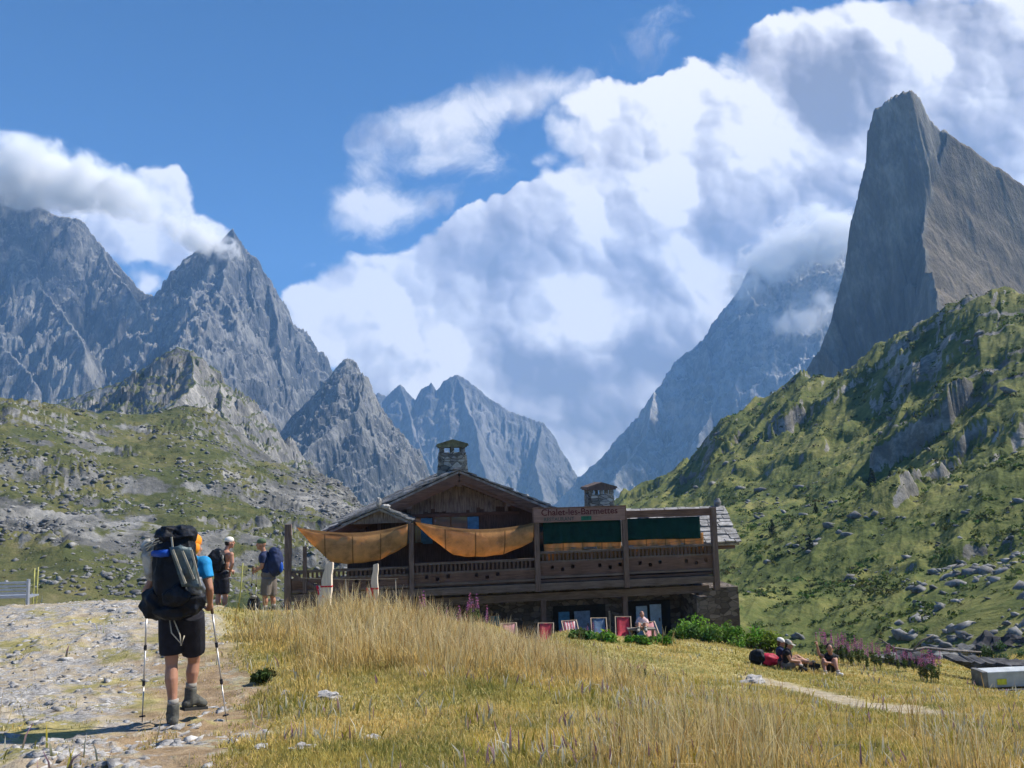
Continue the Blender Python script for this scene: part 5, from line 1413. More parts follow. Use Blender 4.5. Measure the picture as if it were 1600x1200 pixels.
BUSH = [(1066, 985, 26.6, 0.6, 0.35), (1092, 980, 27.3, 0.9, 0.7), (1105, 992, 25.8, 0.7, 0.5), (1136, 990, 26.8, 0.8, 0.55), (1172, 990, 26.2, 1.1, 0.5), (1200, 992, 26.5, 0.8, 0.6), (1035, 1015, 23.0, 0.42, 0.16), (955, 1016, 22.0, 0.45, 0.16), (905, 1012, 22.0, 0.4, 0.14), (1000, 1012, 22.6, 0.4, 0.14)]
blabs = ["leafy green shrub nearest the deck chairs, below the pale blue door", "leafy green shrub under the thin pipe of the chalet", "low bright green shrub in front of the shrub row", "broad green shrub below the stone buttress", "broad bright green shrub right of the buttress corner", "rightmost green shrub of the row, above the two resting people",
         "small green shrub on the bank below the seated person", "spreading green shrub on the bank below the red deck chair", "small green tuft shrub below the striped deck chair", "low green shrub on the bank edge below the bright red deck chair"]
for i, (px_, py_, Y_, rx_, rz_) in enumerate(BUSH):
    shrub("shrub", at(px_, py_, Y_), 9, rx_, rz_, [(0.10, 0.20, 0.025), (0.14, 0.26, 0.03), (0.08, 0.16, 0.03)][i % 3], 0.055, blabs[i], "shrub", "green shrubs on the bank by the chalet", 40 + i)
shrub("shrub", at(385, 940, 18.6), 8, 0.5, 0.75, (0.035, 0.06, 0.02), 0.04, "dark green shrub between the two standing hikers at the crest", "shrub", None, 60)
shrub("shrub", at(1557, 1018, 27.5), 12, 0.55, 1.05, (0.06, 0.11, 0.035), 0.035, "grey green bush growing above the stone ledge", "shrub", None, 61, 160)
shrub("shrub", at(424, 1076, 9.8), 6, 0.22, 0.14, (0.05, 0.075, 0.02), 0.03, "small dark tuft shrub at the foot of the mound", "shrub", None, 62)
# fireweed
def fireweed(h, seed):
    g = np.random.default_rng(seed); r = empty("fireweed")
    s = MB()
    k = 4; tips = []
    for i in range(k):
        dx, dy = g.normal(0, 0.10), g.normal(0, 0.08); hh = h * g.uniform(0.75, 1.1)
        s.tube([(dx * 0.3, dy * 0.3, 0), (dx * 0.7, dy * 0.7, hh * 0.5), (dx, dy, hh)], [0.007, 0.006, 0.003], 5); tips.append((dx, dy, hh))
    s.build("stem", m_stem, r)
    c = np.array([(t_[0] * f, t_[1] * f, t_[2] * f) for t_ in tips for f in (0.25, 0.4, 0.55)])
    V, F, C = leaf_cloud(c, np.full(len(c), 0.09), 14, 0.04, (0.10, 0.13, 0.04), g); mesh_np("foliage", V, F, m_leaf, parent=r, attrs={"col": C})
    for t_ in tips:
      c = np.array([(t_[0] * (0.6 + 0.4 * f), t_[1] * (0.6 + 0.4 * f), t_[2] * f) for f in (0.68, 0.76, 0.84, 0.92, 1.0)])
      V, F, C = leaf_cloud(c, np.array([0.055, 0.05, 0.042, 0.032, 0.02]), 16, 0.017, (0.42, 0.15, 0.30), g, vari=0.3); mesh_np("flower_spike", V, F, m_leaf, parent=r, attrs={"col": C})
    return r
FW = []
gq = random.Random(12)
for k in range(16): px_ = 655 + k * 7.0 + gq.uniform(-3, 3); FW.append((px_, 968, gq.uniform(18.6, 20.5) + (px_ - 655) * 0.02, 0.9, "below the chalet's left balcony"))
for k in range(9): FW.append((878 + k * 8 + gq.uniform(-3, 3), 988, gq.uniform(26.5, 28), 0.5, "below the striped and blue deck chairs"))
for k in range(22): FW.append((1285 + k * 6.5 + gq.uniform(-5, 5), 1000, gq.uniform(22.8, 25.5), 0.95 - 0.02 * k, "right of the two resting people"))
for k in range(4): FW.append((1438 + k * 8, 1040, gq.uniform(21, 22), 0.8, "near the dark boulder"))
for k in range(3): FW.append((985 + k * 12, 1055, gq.uniform(15.5, 16.5), 0.3, "in the middle of the meadow slope"))
protos = [fireweed(1.0, 200 + i) for i in range(4)]
for i, (px_, py_, Y_, h_, where) in enumerate(FW):
    lab = "pink flowering fireweed stalks " + where
    if i < 4: o = protos[i]; o.location = at(px_, py_, Y_); o.scale = (h_,) * 3; o.rotation_euler = (0, 0, gq.uniform(0, 6)); o["label"] = lab; o["category"] = "fireweed"; o["group"] = "fireweed " + where
    else: o = dup(protos[i % 4], at(px_, py_, Y_), gq.uniform(0, 6), lab, "fireweed " + where, h_); o["category"] = "fireweed"
# small conifers on the right slope
def slope_z(H, x, y):
    GX, GY, GZ = H; d = (GX - x) ** 2 + (GY - y) ** 2; k = np.unravel_index(np.argmin(d), d.shape); return float(GZ[k])
def conifer(h, seed):
    g = np.random.default_rng(seed); r = empty("conifer"); MB().tube([(0, 0, -0.2), (0, 0, h * 0.5), (0, 0, h)], [h * 0.035, h * 0.02, 0.01], 7).build("trunk", m_bark, r)
    c = []; rd = []
    for i in range(10):
        f = 0.12 + 0.86 * i / 9; n = 6 if i < 7 else 3
        for k in range(n):
            a = g.uniform(0, 6.3); q = h * 0.24 * (1.05 - f); c.append((math.cos(a) * q, math.sin(a) * q, h * f)); rd.append(h * (0.05 + 0.08 * (1 - f)))
    V, F, C = leaf_cloud(np.array(c), np.array(rd), 22, h * 0.035, (0.016, 0.034, 0.014), g); mesh_np("crown", V, F, m_leaf, parent=r, attrs={"col": C}); return r
clab = ["small dark conifer alone in the middle of the right hillside", "tiny dark conifer left of and below the lone one on the right hillside", "small dark conifer low on the right hillside above the chalet roof end", "tiny conifer just right of the lone conifer", "small conifer low on the slope right of the buttress"]
for i, (px_, Y_, h_) in enumerate(((1366, 140, 3.4), (1275, 120, 2.2), (1205, 105, 2.2), (1395, 138, 1.8), (1262, 92, 1.8))):
    xx = ray(px_, 800).x * Y_; c = conifer(h_, 300 + i); c.location = (xx, Y_, slope_z(HR, xx, Y_) - 0.1)
    c["label"] = clab[i]; c["category"] = "conifer"; c["group"] = "conifers on the right hillside"

# ================================================================== PEOPLE
def fuse(mb, name, mat, parent, voxel=0.012, smooth=4, label=None):
    """melts overlapping closed shapes into one continuous surface"""
    me = bpy.data.meshes.new(name); me.from_pydata(mb.v, [], mb.f); me.update()
    o = bpy.data.objects.new(name, me); COL.objects.link(o)
    md = o.modifiers.new("r", 'REMESH'); md.mode = 'VOXEL'; md.voxel_size = voxel; md.use_smooth_shade = True
    if smooth:
        sm = o.modifiers.new("s", 'SMOOTH'); sm.iterations = smooth; sm.factor = 0.5
    bpy.context.view_layer.update()
    m2 = bpy.data.meshes.new_from_object(o.evaluated_get(bpy.context.evaluated_depsgraph_get()))
    bpy.data.objects.remove(o)
    m2.name = name; m2.materials.clear(); m2.materials.append(mat)
    o = bpy.data.objects.new(name, m2); COL.objects.link(o)
    if parent: o.parent = parent
    if label: o["label"] = label
    return o
m_skin = plain_mat("tanned_skin", (0.38, 0.19, 0.12), 0.55, 0.35, var=0.08, scale=5)
m_skin2 = plain_mat("reddened_skin", (0.40, 0.20, 0.135), 0.55, 0.35, var=0.08, scale=5)
m_blackc = plain_mat("black_cloth", (0.012, 0.012, 0.018), 0.8, var=0.3, bump=0.4, scale=12)
m_bluesh = plain_mat("bright_blue_shirt", (0.015, 0.24, 0.52), 0.75, var=0.15, bump=0.3, scale=9)
m_navy = plain_mat("navy_cloth", (0.018, 0.028, 0.075), 0.8, var=0.25, bump=0.3)
m_khaki = plain_mat("khaki_cloth", (0.15, 0.125, 0.105), 0.85, var=0.12, bump=0.3)
m_slategrey = plain_mat("grey_green_nylon", (0.065, 0.095, 0.105), 0.5, 0.4, var=0.45, bump=0.5, scale=7)
m_packblack = plain_mat("black_nylon", (0.006, 0.008, 0.013), 0.6, 0.2, var=0.5, bump=0.9, scale=9)
m_lightgrey = plain_mat("pale_grey_bag", (0.30, 0.29, 0.26), 0.7, var=0.4, bump=0.4, scale=9)
m_strapblue = plain_mat("royal_blue_mat", (0.01, 0.07, 0.38), 0.6, var=0.2)
m_boot = plain_mat("worn_boot", (0.085, 0.085, 0.075), 0.8, var=0.3, bump=0.3, scale=20); m_sole = plain_mat("rubber_sole", (0.03, 0.03, 0.03), 0.9)
m_sock = plain_mat("grey_sock", (0.30, 0.28, 0.25), 0.9)
m_orangecap = plain_mat("orange_cap", (0.85, 0.28, 0.02), 0.7, var=0.08); m_whitecap = plain_mat("off_white_cap", (0.70, 0.66, 0.60), 0.8, var=0.08)
m_greencap = plain_mat("olive_cap", (0.09, 0.13, 0.07), 0.8); m_hair = plain_mat("dark_hair", (0.018, 0.013, 0.010), 0.6, var=0.3); m_hairb = plain_mat("brown_hair", (0.07, 0.04, 0.02), 0.6, var=0.3)
m_cord = plain_mat("beige_cord", (0.45, 0.40, 0.30), 0.8); m_alu = plain_mat("pole_metal", (0.50, 0.47, 0.44), 0.35, 0.5, metal=0.5, var=0.1); m_cork = plain_mat("cork_grip", (0.25, 0.16, 0.10), 0.8)
m_pinkc = plain_mat("pale_pink_top", (0.62, 0.45, 0.45), 0.8, var=0.1); m_redc = plain_mat("crimson_nylon", (0.42, 0.015, 0.05), 0.6, var=0.25, bump=0.3)

def head_shape(m, c, f, s=1.0, up=Vector((0, 0, 1))):
    """head with brow, nose, chin, ears; f = facing direction"""
    f = Vector(f).normalized(); sd = f.cross(up).normalized(); u = sd.cross(f)
    M = Matrix((sd, f, u)).transposed()
    c = Vector(c)
    def b(o, r): m.blob(c + M @ Vector(o) * s, tuple(q * s for q in r), M=M, nu=14, nv=10)
    b((0, -0.012, 0.018), (0.076, 0.094, 0.100)); b((0, 0.025, -0.055), (0.055, 0.062, 0.065)); b((0, 0.055, -0.095), (0.030, 0.028, 0.026))
    b((0, 0.098, -0.020), (0.013, 0.022, 0.024)); b((0, 0.078, 0.022), (0.056, 0.020, 0.014)); b((0, 0.078, -0.066), (0.024, 0.016, 0.010))
    for e in (-1, 1):
        b((e * 0.079, -0.005, -0.012), (0.011, 0.019, 0.031)); b((e * 0.030, 0.074, 0.003), (0.012, 0.012, 0.009)); b((e * 0.040, 0.060, -0.035), (0.022, 0.022, 0.022))
def hand_shape(m, wrist, d, palm_n, s=1.0, curl=0.6, side=1):
    """palm, thumb and four unequal fingers curling towards palm_n"""
    w = Vector(wrist); d = Vector(d).normalized(); n = (Vector(palm_n) - d * Vector(palm_n).dot(d)).normalized(); t = d.cross(n) * side
    k = w + d * 0.09 * s
    m.tube([w - d * 0.01, w + d * 0.04 * s, k], [0.024 * s, 0.033 * s, 0.030 * s], 8)
    for i, (L, o) in enumerate(((0.068, 0.028), (0.078, 0.010), (0.073, -0.009), (0.056, -0.026))):
        b0 = w + d * 0.08 * s + t * o * s; pts = [b0]; a = 0.25 + 0.1 * i
        for q in range(3):
            a += curl * (0.9 + 0.1 * i); pts.append(pts[-1] + (d * math.cos(a) + n * math.sin(a)) * L * s * (0.42, 0.33, 0.25)[q])
        m.tube(pts, [0.0105 * s, 0.0098 * s, 0.009 * s, 0.0078 * s], 7)
    b0 = w + d * 0.025 * s + t * 0.028 * s
    m.tube([b0, b0 + (t * 0.7 + d * 0.6 + n * 0.3) * 0.035 * s, b0 + (t * 0.45 + d * 0.7 + n * 0.9) * 0.065 * s], [0.014 * s, 0.0115 * s, 0.009 * s], 7)
def body(J, parent, mat, face, voxel=0.012, grip=None, s=1.0, curl=0.6):
    J = {k: Vector(v) for k, v in J.items()}; m = MB()
    sp = J['pelvis'].lerp(J['neck'], 0.5)
    sw = (J['shR'] - J['shL']).normalized(); fw = Vector((0, 0, 1)).cross(sw)
    B = Matrix((sw, fw, Vector((0, 0, 1)))).transposed()
    hips = (J['hipR'] - J['hipL']).normalized(); Bh = Matrix((hips, Vector((0, 0, 1)).cross(hips), Vector((0, 0, 1)))).transposed()
    m.blob(J['pelvis'], (0.165, 0.115, 0.12), M=Bh); m.blob(sp, (0.145, 0.10, 0.17), M=B); m.blob(J['pelvis'].lerp(J['neck'], 0.72), (0.17, 0.115, 0.16), M=B)
    m.tube([J['shL'], J['shR']], [0.058, 0.058], 10)
    m.tube([J['pelvis'].lerp(J['neck'], 0.85), J['neck'], J['head']], [0.085, 0.055, 0.052], 10)
    head_shape(m, J['head'], face, s)
    for q in 'LR':
        m.blob(J['sh' + q], (0.062, 0.062, 0.062))
        a, e, w = J['sh' + q], J['el' + q], J['wr' + q]
        m.tube([a, a.lerp(e, 0.4), e], [0.055, 0.050, 0.038], 10); m.blob(e, (0.038,) * 3); m.tube([e, e.lerp(w, 0.3), w], [0.038, 0.040, 0.025], 10)
        h, k, an = J['hip' + q], J['kn' + q], J['an' + q]
        m.tube([h, h.lerp(k, 0.35), k], [0.088, 0.082, 0.056], 12); m.blob(k, (0.056,) * 3)
        cf = (an - k); back = -fw if abs(cf.z) > 0.1 else Vector((0, 0, -1))
        m.tube([k, k.lerp(an, 0.3) + back * 0.012, k.lerp(an, 0.6), an], [0.053, 0.060, 0.045, 0.034], 12)
        m.tube([an, J['toe' + q]], [0.036, 0.028], 8); m.blob(an, (0.037,) * 3)
        d = (w - e).normalized(); pn = (grip or {}).get(q, Vector((0, 0, -1)) if abs(d.z) < 0.8 else Vector((1 if q == 'L' else -1, 0, 0)))
        hand_shape(m, w, d, pn, 1.0, curl, 1 if q == 'R' else -1)
    return fuse(m, "body", mat, parent, voxel)
def shirt(J, parent, mat, sleeve=0.55, voxel=0.014, name="shirt"):
    J = {k: Vector(v) for k, v in J.items()}; m = MB(); sw = (J['shR'] - J['shL']).normalized(); fw = Vector((0, 0, 1)).cross(sw); B = Matrix((sw, fw, Vector((0, 0, 1)))).transposed()
    P, N = J['pelvis'], J['neck']
    m.blob(P.lerp(N, 0.12), (0.168, 0.125, 0.10), M=B); m.blob(P.lerp(N, 0.40), (0.162, 0.122, 0.17), M=B); m.blob(P.lerp(N, 0.72), (0.188, 0.132, 0.165), M=B); m.tube([J['shL'], J['shR']], 0.073, 12)
    m.tube([P.lerp(N, 0.8), P.lerp(N, 0.97)], [0.11, 0.068], 12)
    for q in 'LR':
        m.blob(J['sh' + q], (0.078,) * 3)
        if sleeve: m.tube([J['sh' + q], J['sh' + q].lerp(J['el' + q], sleeve)], [0.074, 0.066], 12)
    return fuse(m, name, mat, parent, voxel)
def shorts(J, parent, mat, frac=0.85, voxel=0.014, r0=0.115, r1=0.095, name="shorts"):
    J = {k: Vector(v) for k, v in J.items()}; m = MB(); hips = (J['hipR'] - J['hipL']).normalized(); B = Matrix((hips, Vector((0, 0, 1)).cross(hips), Vector((0, 0, 1)))).transposed()
    m.blob(J['pelvis'], (0.185, 0.140, 0.135), M=B)
    for q in 'LR': m.tube([J['hip' + q], J['hip' + q].lerp(J['kn' + q], frac * 0.5), J['hip' + q].lerp(J['kn' + q], frac)], [r0, (r0 + r1) / 2 + 0.004, r1], 14)
    return fuse(m, name, mat, parent, voxel)
def boot(an, toe, parent, mat=None, h=0.12, up=None):
    an = Vector(an); toe = Vector(toe); d = (toe - an); d.z = 0; d.normalize(); m = MB(); leg = Vector(up) if up is not None else Vector((0, 0, 1))
    m.tube([an - Vector((0, 0, 0.05)), an + leg * (h - 0.05)], [0.056, 0.056], 12)
    heel = an - d * 0.035 - Vector((0, 0, 0.055)); m.blob(heel, (0.048, 0.05, 0.045)); tp = toe + Vector((0, 0, 0.012))
    m.tube([heel, an + d * 0.06 - Vector((0, 0, 0.035)), tp], [0.045, 0.052, 0.042], 12); m.blob(tp, (0.045, 0.045, 0.036))
    b = fuse(m, "boot", mat or m_boot, parent, 0.010, 3)
    s = MB(); lo = -0.098
    a0 = an - d * 0.078; a1 = toe + d * 0.035; sd = d.cross(Vector((0, 0, 1))) * 0.042
    z0 = an.z - 0.105; z1 = toe.z - 0.045
    s.add([(a0 - sd) * 1, (a0 + sd), (a1 + sd), (a1 - sd)], []) if False else None
    def q(p, z): return (p.x, p.y, z)
    s.add([q(a0 - sd, z0), q(a0 + sd, z0), q(a1 + sd * 0.8, z1), q(a1 - sd * 0.8, z1), q(a0 - sd, z0 + 0.025), q(a0 + sd, z0 + 0.025), q(a1 + sd * 0.8, z1 + 0.025), q(a1 - sd * 0.8, z1 + 0.025)],
          [(0, 3, 2, 1), (4, 5, 6, 7), (0, 1, 5, 4), (1, 2, 6, 5), (2, 3, 7, 6), (3, 0, 4, 7)])
    s.build("sole", m_sole, b)
    c = MB().tube([an + leg * (h - 0.055), an + leg * (h - 0.01)], [0.048, 0.050], 12); c.build("sock", m_sock, b, smooth=True)
    return b
def cap(c, face, parent, mat, brim=True, s=1.0, name="cap"):
    m = MB(); f = Vector(face).normalized(); sd = f.cross(Vector((0, 0, 1))).normalized(); c = Vector(c)
    M = Matrix((sd, f, Vector((0, 0, 1)))).transposed(); n = 14
    m.blob(c + Vector((0, 0, 0.055)) - f * 0.012, (0.088 * s, 0.104 * s, 0.076 * s), M=M)
    o = fuse(m, name, mat, parent, 0.010, 2)
    if brim:
        b = MB(); p = c + f * 0.115 + Vector((0, 0, 0.040)); b.blob(p, (0.070, 0.062, 0.008), M=M); b.build("brim", mat, o, smooth=True)
    return o
def walking_pole(top, tip, label, hand=None, group="walking poles"):
    top = Vector(top); tip = Vector(tip); r = empty("walking_pole", tip, 0, label, "walking pole", group); t_ = top - tip; L = t_.length
    MB().tube([(0, 0, 0), t_ * 0.32], [0.005, 0.007], 8).tube([t_ * 0.30, t_ * 0.62], 0.008, 8).tube([t_ * 0.60, t_ * 0.9], 0.0095, 8).build("shaft", m_alu, r, smooth=True)
    for k in (0.32, 0.62): MB().tube([t_ * (k - 0.02), t_ * (k + 0.02)], 0.015, 8).build("clamp", m_blackc, r)
    MB().tube([t_ * 0.88, t_ * 0.98, t_], [0.015, 0.018, 0.021], 8).build("grip", m_cork, r, smooth=True)
    MB().tube([t_ * 0.045, t_ * 0.055], [0.030, 0.026], 10).build("basket", m_blackc, r); return r

# ------------------------------------------------ the near hiker on the track
Y0 = 7.6
hp0 = W(268, 1137, Y0); HROOT = Vector((hp0.x, Y0, gz(hp0.x, Y0)))
print("hiker ground", hp0.z, HROOT.z)
hiker = empty("person", HROOT, 0, "hiker on the track in blue shirt and black shorts under a huge pack", "person")
def H(px, py, dy=0.0):
    p = W(px, py, Y0 + dy); return Vector((p.x - HROOT.x, dy, p.z - hp0.z))
zr = gz(W(305, 1110, 8.0).x, 8.0) - HROOT.z
J = dict(pelvis=H(284, 948, 0.05), neck=H(297, 876, 0.12), head=H(301, 857, 0.16), shL=H(253, 886, 0.10), shR=H(318, 884, 0.10), elL=H(229, 925, 0.02), wrL=H(229, 952, 0.22), elR=H(327, 922, 0.06), wrR=H(328, 945, 0.20),
         hipL=H(268, 962, 0.05), hipR=H(299, 962, 0.05), knL=H(268, 1040, 0.06), knR=H(303, 1036, 0.25), anL=H(270, 1119, -0.02), anR=H(297, 1092, 0.22), toeL=H(266, 1130, 0.15), toeR=H(317, 1104, 0.33))
J['anL'].z = 0.11; J['toeL'].z = 0.055
body(J, hiker, m_skin, (0.25, 1, 0.02), voxel=0.0075, grip={'R': (-1, 0, 0), 'L': (1, 0, 0)}, curl=0.75)
shirt(J, hiker, m_bluesh, 0.60, 0.010)
shorts(J, hiker, m_blackc, 0.80, 0.010, 0.118, 0.108)
boot(J['anL'], J['toeL'], hiker, h=0.14, up=(0.0, 0.0, 1)); boot(J['anR'], J['toeR'], hiker, h=0.14, up=(0.05, 0.05, 1))
cap(J['head'], (0.25, 1, 0), hiker, m_orangecap, brim=False)
m = MB(); m.blob(J['head'] + Vector((0.01, -0.045, -0.01)), (0.078, 0.062, 0.075)); fuse(m, "neck_cloth", m_orangecap, hiker, 0.010, 2, label="orange neck flap of the cap")
hp = MB()
for a_, b_, c_, d_ in ((H(264, 965, -0.10), H(268, 992, -0.14), H(284, 1010, -0.14), H(288, 996, -0.12)), (H(283, 1012, -0.14), H(281, 995, -0.13), H(275, 980, -0.12), H(270, 968, -0.12))):
    hp.tube([a_, b_, c_, d_], 0.006, 6)
# pack
pk = empty("backpack", HROOT, 0, "huge black and grey backpack with blue mat strap carried by the near hiker", "backpack")
m = MB(); m.blob(H(274, 897, -0.12), (0.185, 0.15, 0.40), power=0.82, lump=0.28, seed=1); m.blob(H(272, 935, -0.10), (0.20, 0.14, 0.20), power=0.8, lump=0.1, seed=2)
m.blob(H(254, 905, -0.20), (0.07, 0.09, 0.24), lump=0.3, seed=41); m.blob(H(276, 935, -0.27), (0.12, 0.06, 0.10), lump=0.35, seed=42)
fuse(m, "main_bag", m_packblack, pk, 0.009, 2)
m = MB(); m.blob(H(276, 845, -0.10), (0.165, 0.15, 0.115), power=0.85, lump=0.55, seed=3); m.blob(H(284, 832, -0.12), (0.09, 0.09, 0.05), lump=0.5, seed=33); m.blob(H(262, 838, -0.12), (0.12, 0.11, 0.08), lump=0.3, seed=8); m.blob(H(294, 840, -0.08), (0.075, 0.10, 0.08), power=0.8, lump=0.2, seed=4)
fuse(m, "lid", m_packblack, pk, 0.010, 2)
m = MB(); m.blob(H(245, 943, -0.12), (0.145, 0.14, 0.155), lump=0.35, seed=5); m.blob(H(300, 940, -0.12), (0.12, 0.12, 0.14), lump=0.3, seed=6); m.blob(H(270, 955, -0.14), (0.2, 0.13, 0.10), lump=0.2, seed=6)
fuse(m, "lower_bag", m_packblack, pk, 0.010, 2)
m = MB(); m.blob(H(306, 921, -0.16), (0.075, 0.08, 0.10), lump=0.4, seed=7); m.blob(H(287, 928, -0.22), (0.06, 0.06, 0.055), lump=0.3, seed=9)
fuse(m, "side_pocket", plain_mat("shiny_grey_nylon", (0.10, 0.11, 0.125), 0.35, 0.5, var=0.5, scale=9, bump=0.5), pk, 0.009, 2)
m = MB(); n = 12; V = []
for i in range(n + 1):
    t_ = i / n
    for k in range(9):
        u = k / 8; xl = 264 + 20 * t_; xr = 299 + 13 * t_; V.append(tuple(H(xl + (xr - xl) * u, 858 + 62 * t_, -0.285 - 0.035 * math.sin(math.pi * u) - 0.02 * math.sin(t_ * 9 + u * 5))))
o = mesh_np("grey_panel", V, grid_faces(n + 1, 9), m_slategrey, smooth=True, parent=pk); s_ = o.modifiers.new("thickness", 'SOLIDIFY'); s_.thickness = 0.06; s_.offset = 1
for a_, b_ in ((H(270, 862, -0.345), H(290, 915, -0.345)), (H(285, 864, -0.35), H(303, 908, -0.345)), (H(299, 862, -0.31), H(313, 918, -0.30))):
    MB().bar(a_, b_, 0.018, 0.006, up=(0, -1, 0)).build("strap", plain_mat("pale_strap", (0.28, 0.32, 0.33), 0.6) if a_.x < -10 else m_cord, pk)
m = MB(); m.tube([H(240, 868, -0.22), H(252, 868, -0.275), H(264, 867, -0.29)], [0.030, 0.034, 0.034], 10); m.build("mat_roll", m_strapblue, pk, smooth=True)
MB().bar(H(268, 842, -0.26), H(270, 862, -0.30), 0.015, 0.006, up=(0, -1, 0)).build("strap", m_cord, pk)
m = MB(); m.blob(H(238, 876, -0.08), (0.085, 0.09, 0.15), lump=0.4, seed=11); m.blob(H(232, 862, -0.06), (0.06, 0.07, 0.10), lump=0.5, seed=12); m.blob(H(240, 895, -0.08), (0.07, 0.08, 0.09), lump=0.4, seed=13)
fuse(m, "pale_side_bag", m_lightgrey, pk, 0.009, 2)
m = MB(); g = random.Random(3)
for k in range(7):
    m.tube([H(226 + g.uniform(-2, 4), 855 + k * 5, -0.12), H(240 + g.uniform(-5, 5), 846 + k * 5, -0.20), H(254, 842 + k * 4, -0.22)], 0.006, 5)
m.build("net_cords", m_cord, pk)
hp.build("hanging_cord", m_cord, pk, smooth=True)
hand = {}
wl = J['wrL'] + (J['wrL'] - J['elL']).normalized() * 0.06 + HROOT; wr2 = J['wrR'] + (J['wrR'] - J['elR']).normalized() * 0.06 + HROOT
def tipat(px, py, Y): p = W(px, py, Y); return Vector((p.x, Y, gz(p.x, Y)))
walking_pole(wl + Vector((0.0, 0.01, 0.07)), tipat(222, 1130, 7.72), "walking pole held in the near hiker's left hand", group=None)
walking_pole(wr2 + Vector((0.0, 0.01, 0.07)), tipat(354, 1126, 7.75), "walking pole slanting out from the near hiker's right hand", group=None)

# ------------------------------------------------ standing hikers at the crest
def J_at(Y, f): return lambda px, py, dy=0.0: (lambda p: Vector((p.x - f.x, Y + dy - f.y, p.z - f.z)))(W(px, py, Y + dy))
Yc = 17.5
p_ = W(346, 962, Yc); F1 = Vector((p_.x, Yc, gz(p_.x, Yc))); F1s = Vector((p_.x, Yc, p_.z)); print("crest", p_.z, F1.z)
A = empty("person", F1, 0, "shirtless hiker with white cap and black shorts standing at the crest of the track", "person")
Q = J_at(Yc, F1s)
J1 = dict(pelvis=Q(346, 898), neck=Q(354, 859, 0.05), head=Q(359, 847, 0.08), shL=Q(343, 866, 0.12), shR=Q(361, 866, -0.10), elL=Q(347, 884, 0.25), wrL=Q(360, 890, 0.3), elR=Q(363, 880, -0.12), wrR=Q(359, 893, 0.02),
          hipL=Q(342, 903, 0.05), hipR=Q(350, 903, -0.04), knL=Q(341, 932, 0.05), knR=Q(352, 932, -0.02), anL=Q(342, 957, 0), anR=Q(351, 957, -0.05), toeL=Q(347, 959, 0.05), toeR=Q(358, 960, -0.02))
J1['anL'].z = J1['anR'].z = 0.10; J1['toeL'].z = J1['toeR'].z = 0.05
body(J1, A, m_skin2, (0.9, 0.35, 0), 0.011); shorts(J1, A, m_blackc, 0.82, 0.014, 0.11, 0.10)
for q in 'LR': boot(J1['an' + q], J1['toe' + q], A, m_blackc)
cap(J1['head'], (0.9, 0.35, 0), A, m_whitecap, brim=False)
m = MB(); m.blob(J1['head'] - Vector((0.03, 0.01, 0.0)), (0.078, 0.085, 0.08)); fuse(m, "hair", m_hair, A, 0.012, 2)
k = empty("backpack", F1, 0, "small dark backpack with pale strap on the shirtless hiker's back", "backpack")
m = MB(); m.blob(Q(339, 877, -0.08), (0.20, 0.20, 0.26), power=0.8, lump=0.2, seed=4); m.blob(Q(341, 864, -0.04), (0.11, 0.12, 0.11), lump=0.3, seed=2); fuse(m, "main_bag", m_packblack, k, 0.014, 2)
MB().bar(Q(343, 860, -0.18), Q(350, 880, -0.20), 0.03, 0.012, up=(0, -1, 0)).build("strap", m_lightgrey, k)
MB().blob(Q(348, 870, -0.22), (0.02, 0.02, 0.05)).build("bottle", m_lightgrey, k, smooth=True)

p_ = W(418, 962, Yc); F2 = Vector((p_.x, Yc, gz(p_.x, Yc))); F2s = Vector((p_.x, Yc, p_.z))
Bp = empty("person", F2, 0, "hiker in olive cap and khaki shorts facing left beside the wooden post", "person")
Q = J_at(Yc, F2s)
J2 = dict(pelvis=Q(419, 900), neck=Q(412, 864, 0), head=Q(408, 852, -0.02), shL=Q(411, 872, -0.15), shR=Q(419, 871, 0.15), elL=Q(409, 888, -0.18), wrL=Q(400, 893, -0.16), elR=Q(412, 888, 0.2), wrR=Q(401, 890, 0.2),
          hipL=Q(417, 905, -0.08), hipR=Q(424, 905, 0.06), knL=Q(414, 935, -0.1), knR=Q(426, 935, 0.08), anL=Q(414, 957, -0.1), anR=Q(427, 957, 0.08), toeL=Q(407, 960, -0.1), toeR=Q(420, 960, 0.08))
J2['anL'].z = J2['anR'].z = 0.10; J2['toeL'].z = J2['toeR'].z = 0.05
body(J2, Bp, m_skin, (-1, -0.1, 0), 0.011); shirt(J2, Bp, m_navy, 0.6, 0.014); shorts(J2, Bp, m_khaki, 0.9, 0.014, 0.115, 0.105)
for q in 'LR': boot(J2['an' + q], J2['toe' + q], Bp)
cap(J2['head'], (-1, -0.1, 0), Bp, m_greencap)
k = empty("backpack", F2, 0, "navy backpack with blue mat on the back of the hiker in the olive cap", "backpack")
m = MB(); m.blob(Q(430, 882, 0), (0.17, 0.17, 0.27), power=0.8, lump=0.2, seed=14); m.blob(Q(429, 864, 0), (0.12, 0.13, 0.11), lump=0.3, seed=12); fuse(m, "main_bag", m_navy, k, 0.014, 2)
MB().blob(Q(439, 888, -0.06), (0.05, 0.06, 0.12)).build("side_bottle", m_strapblue, k, smooth=True)
walking_pole(F2 + Q(395, 886, -0.15), tipat(390, 955, Yc - 0.1), "walking pole in front of the hiker in the olive cap, left one of two", group="poles of the hiker in the olive cap")
walking_pole(F2 + Q(402, 886, 0.2), tipat(398, 955, Yc + 0.2), "walking pole in front of the hiker in the olive cap, right one of two", group="poles of the hiker in the olive cap")
c0 = at(397, 945, 17.9); k = empty("backpack", c0, 0, "black backpack standing in the grass at the feet of the hiker in the olive cap", "backpack")
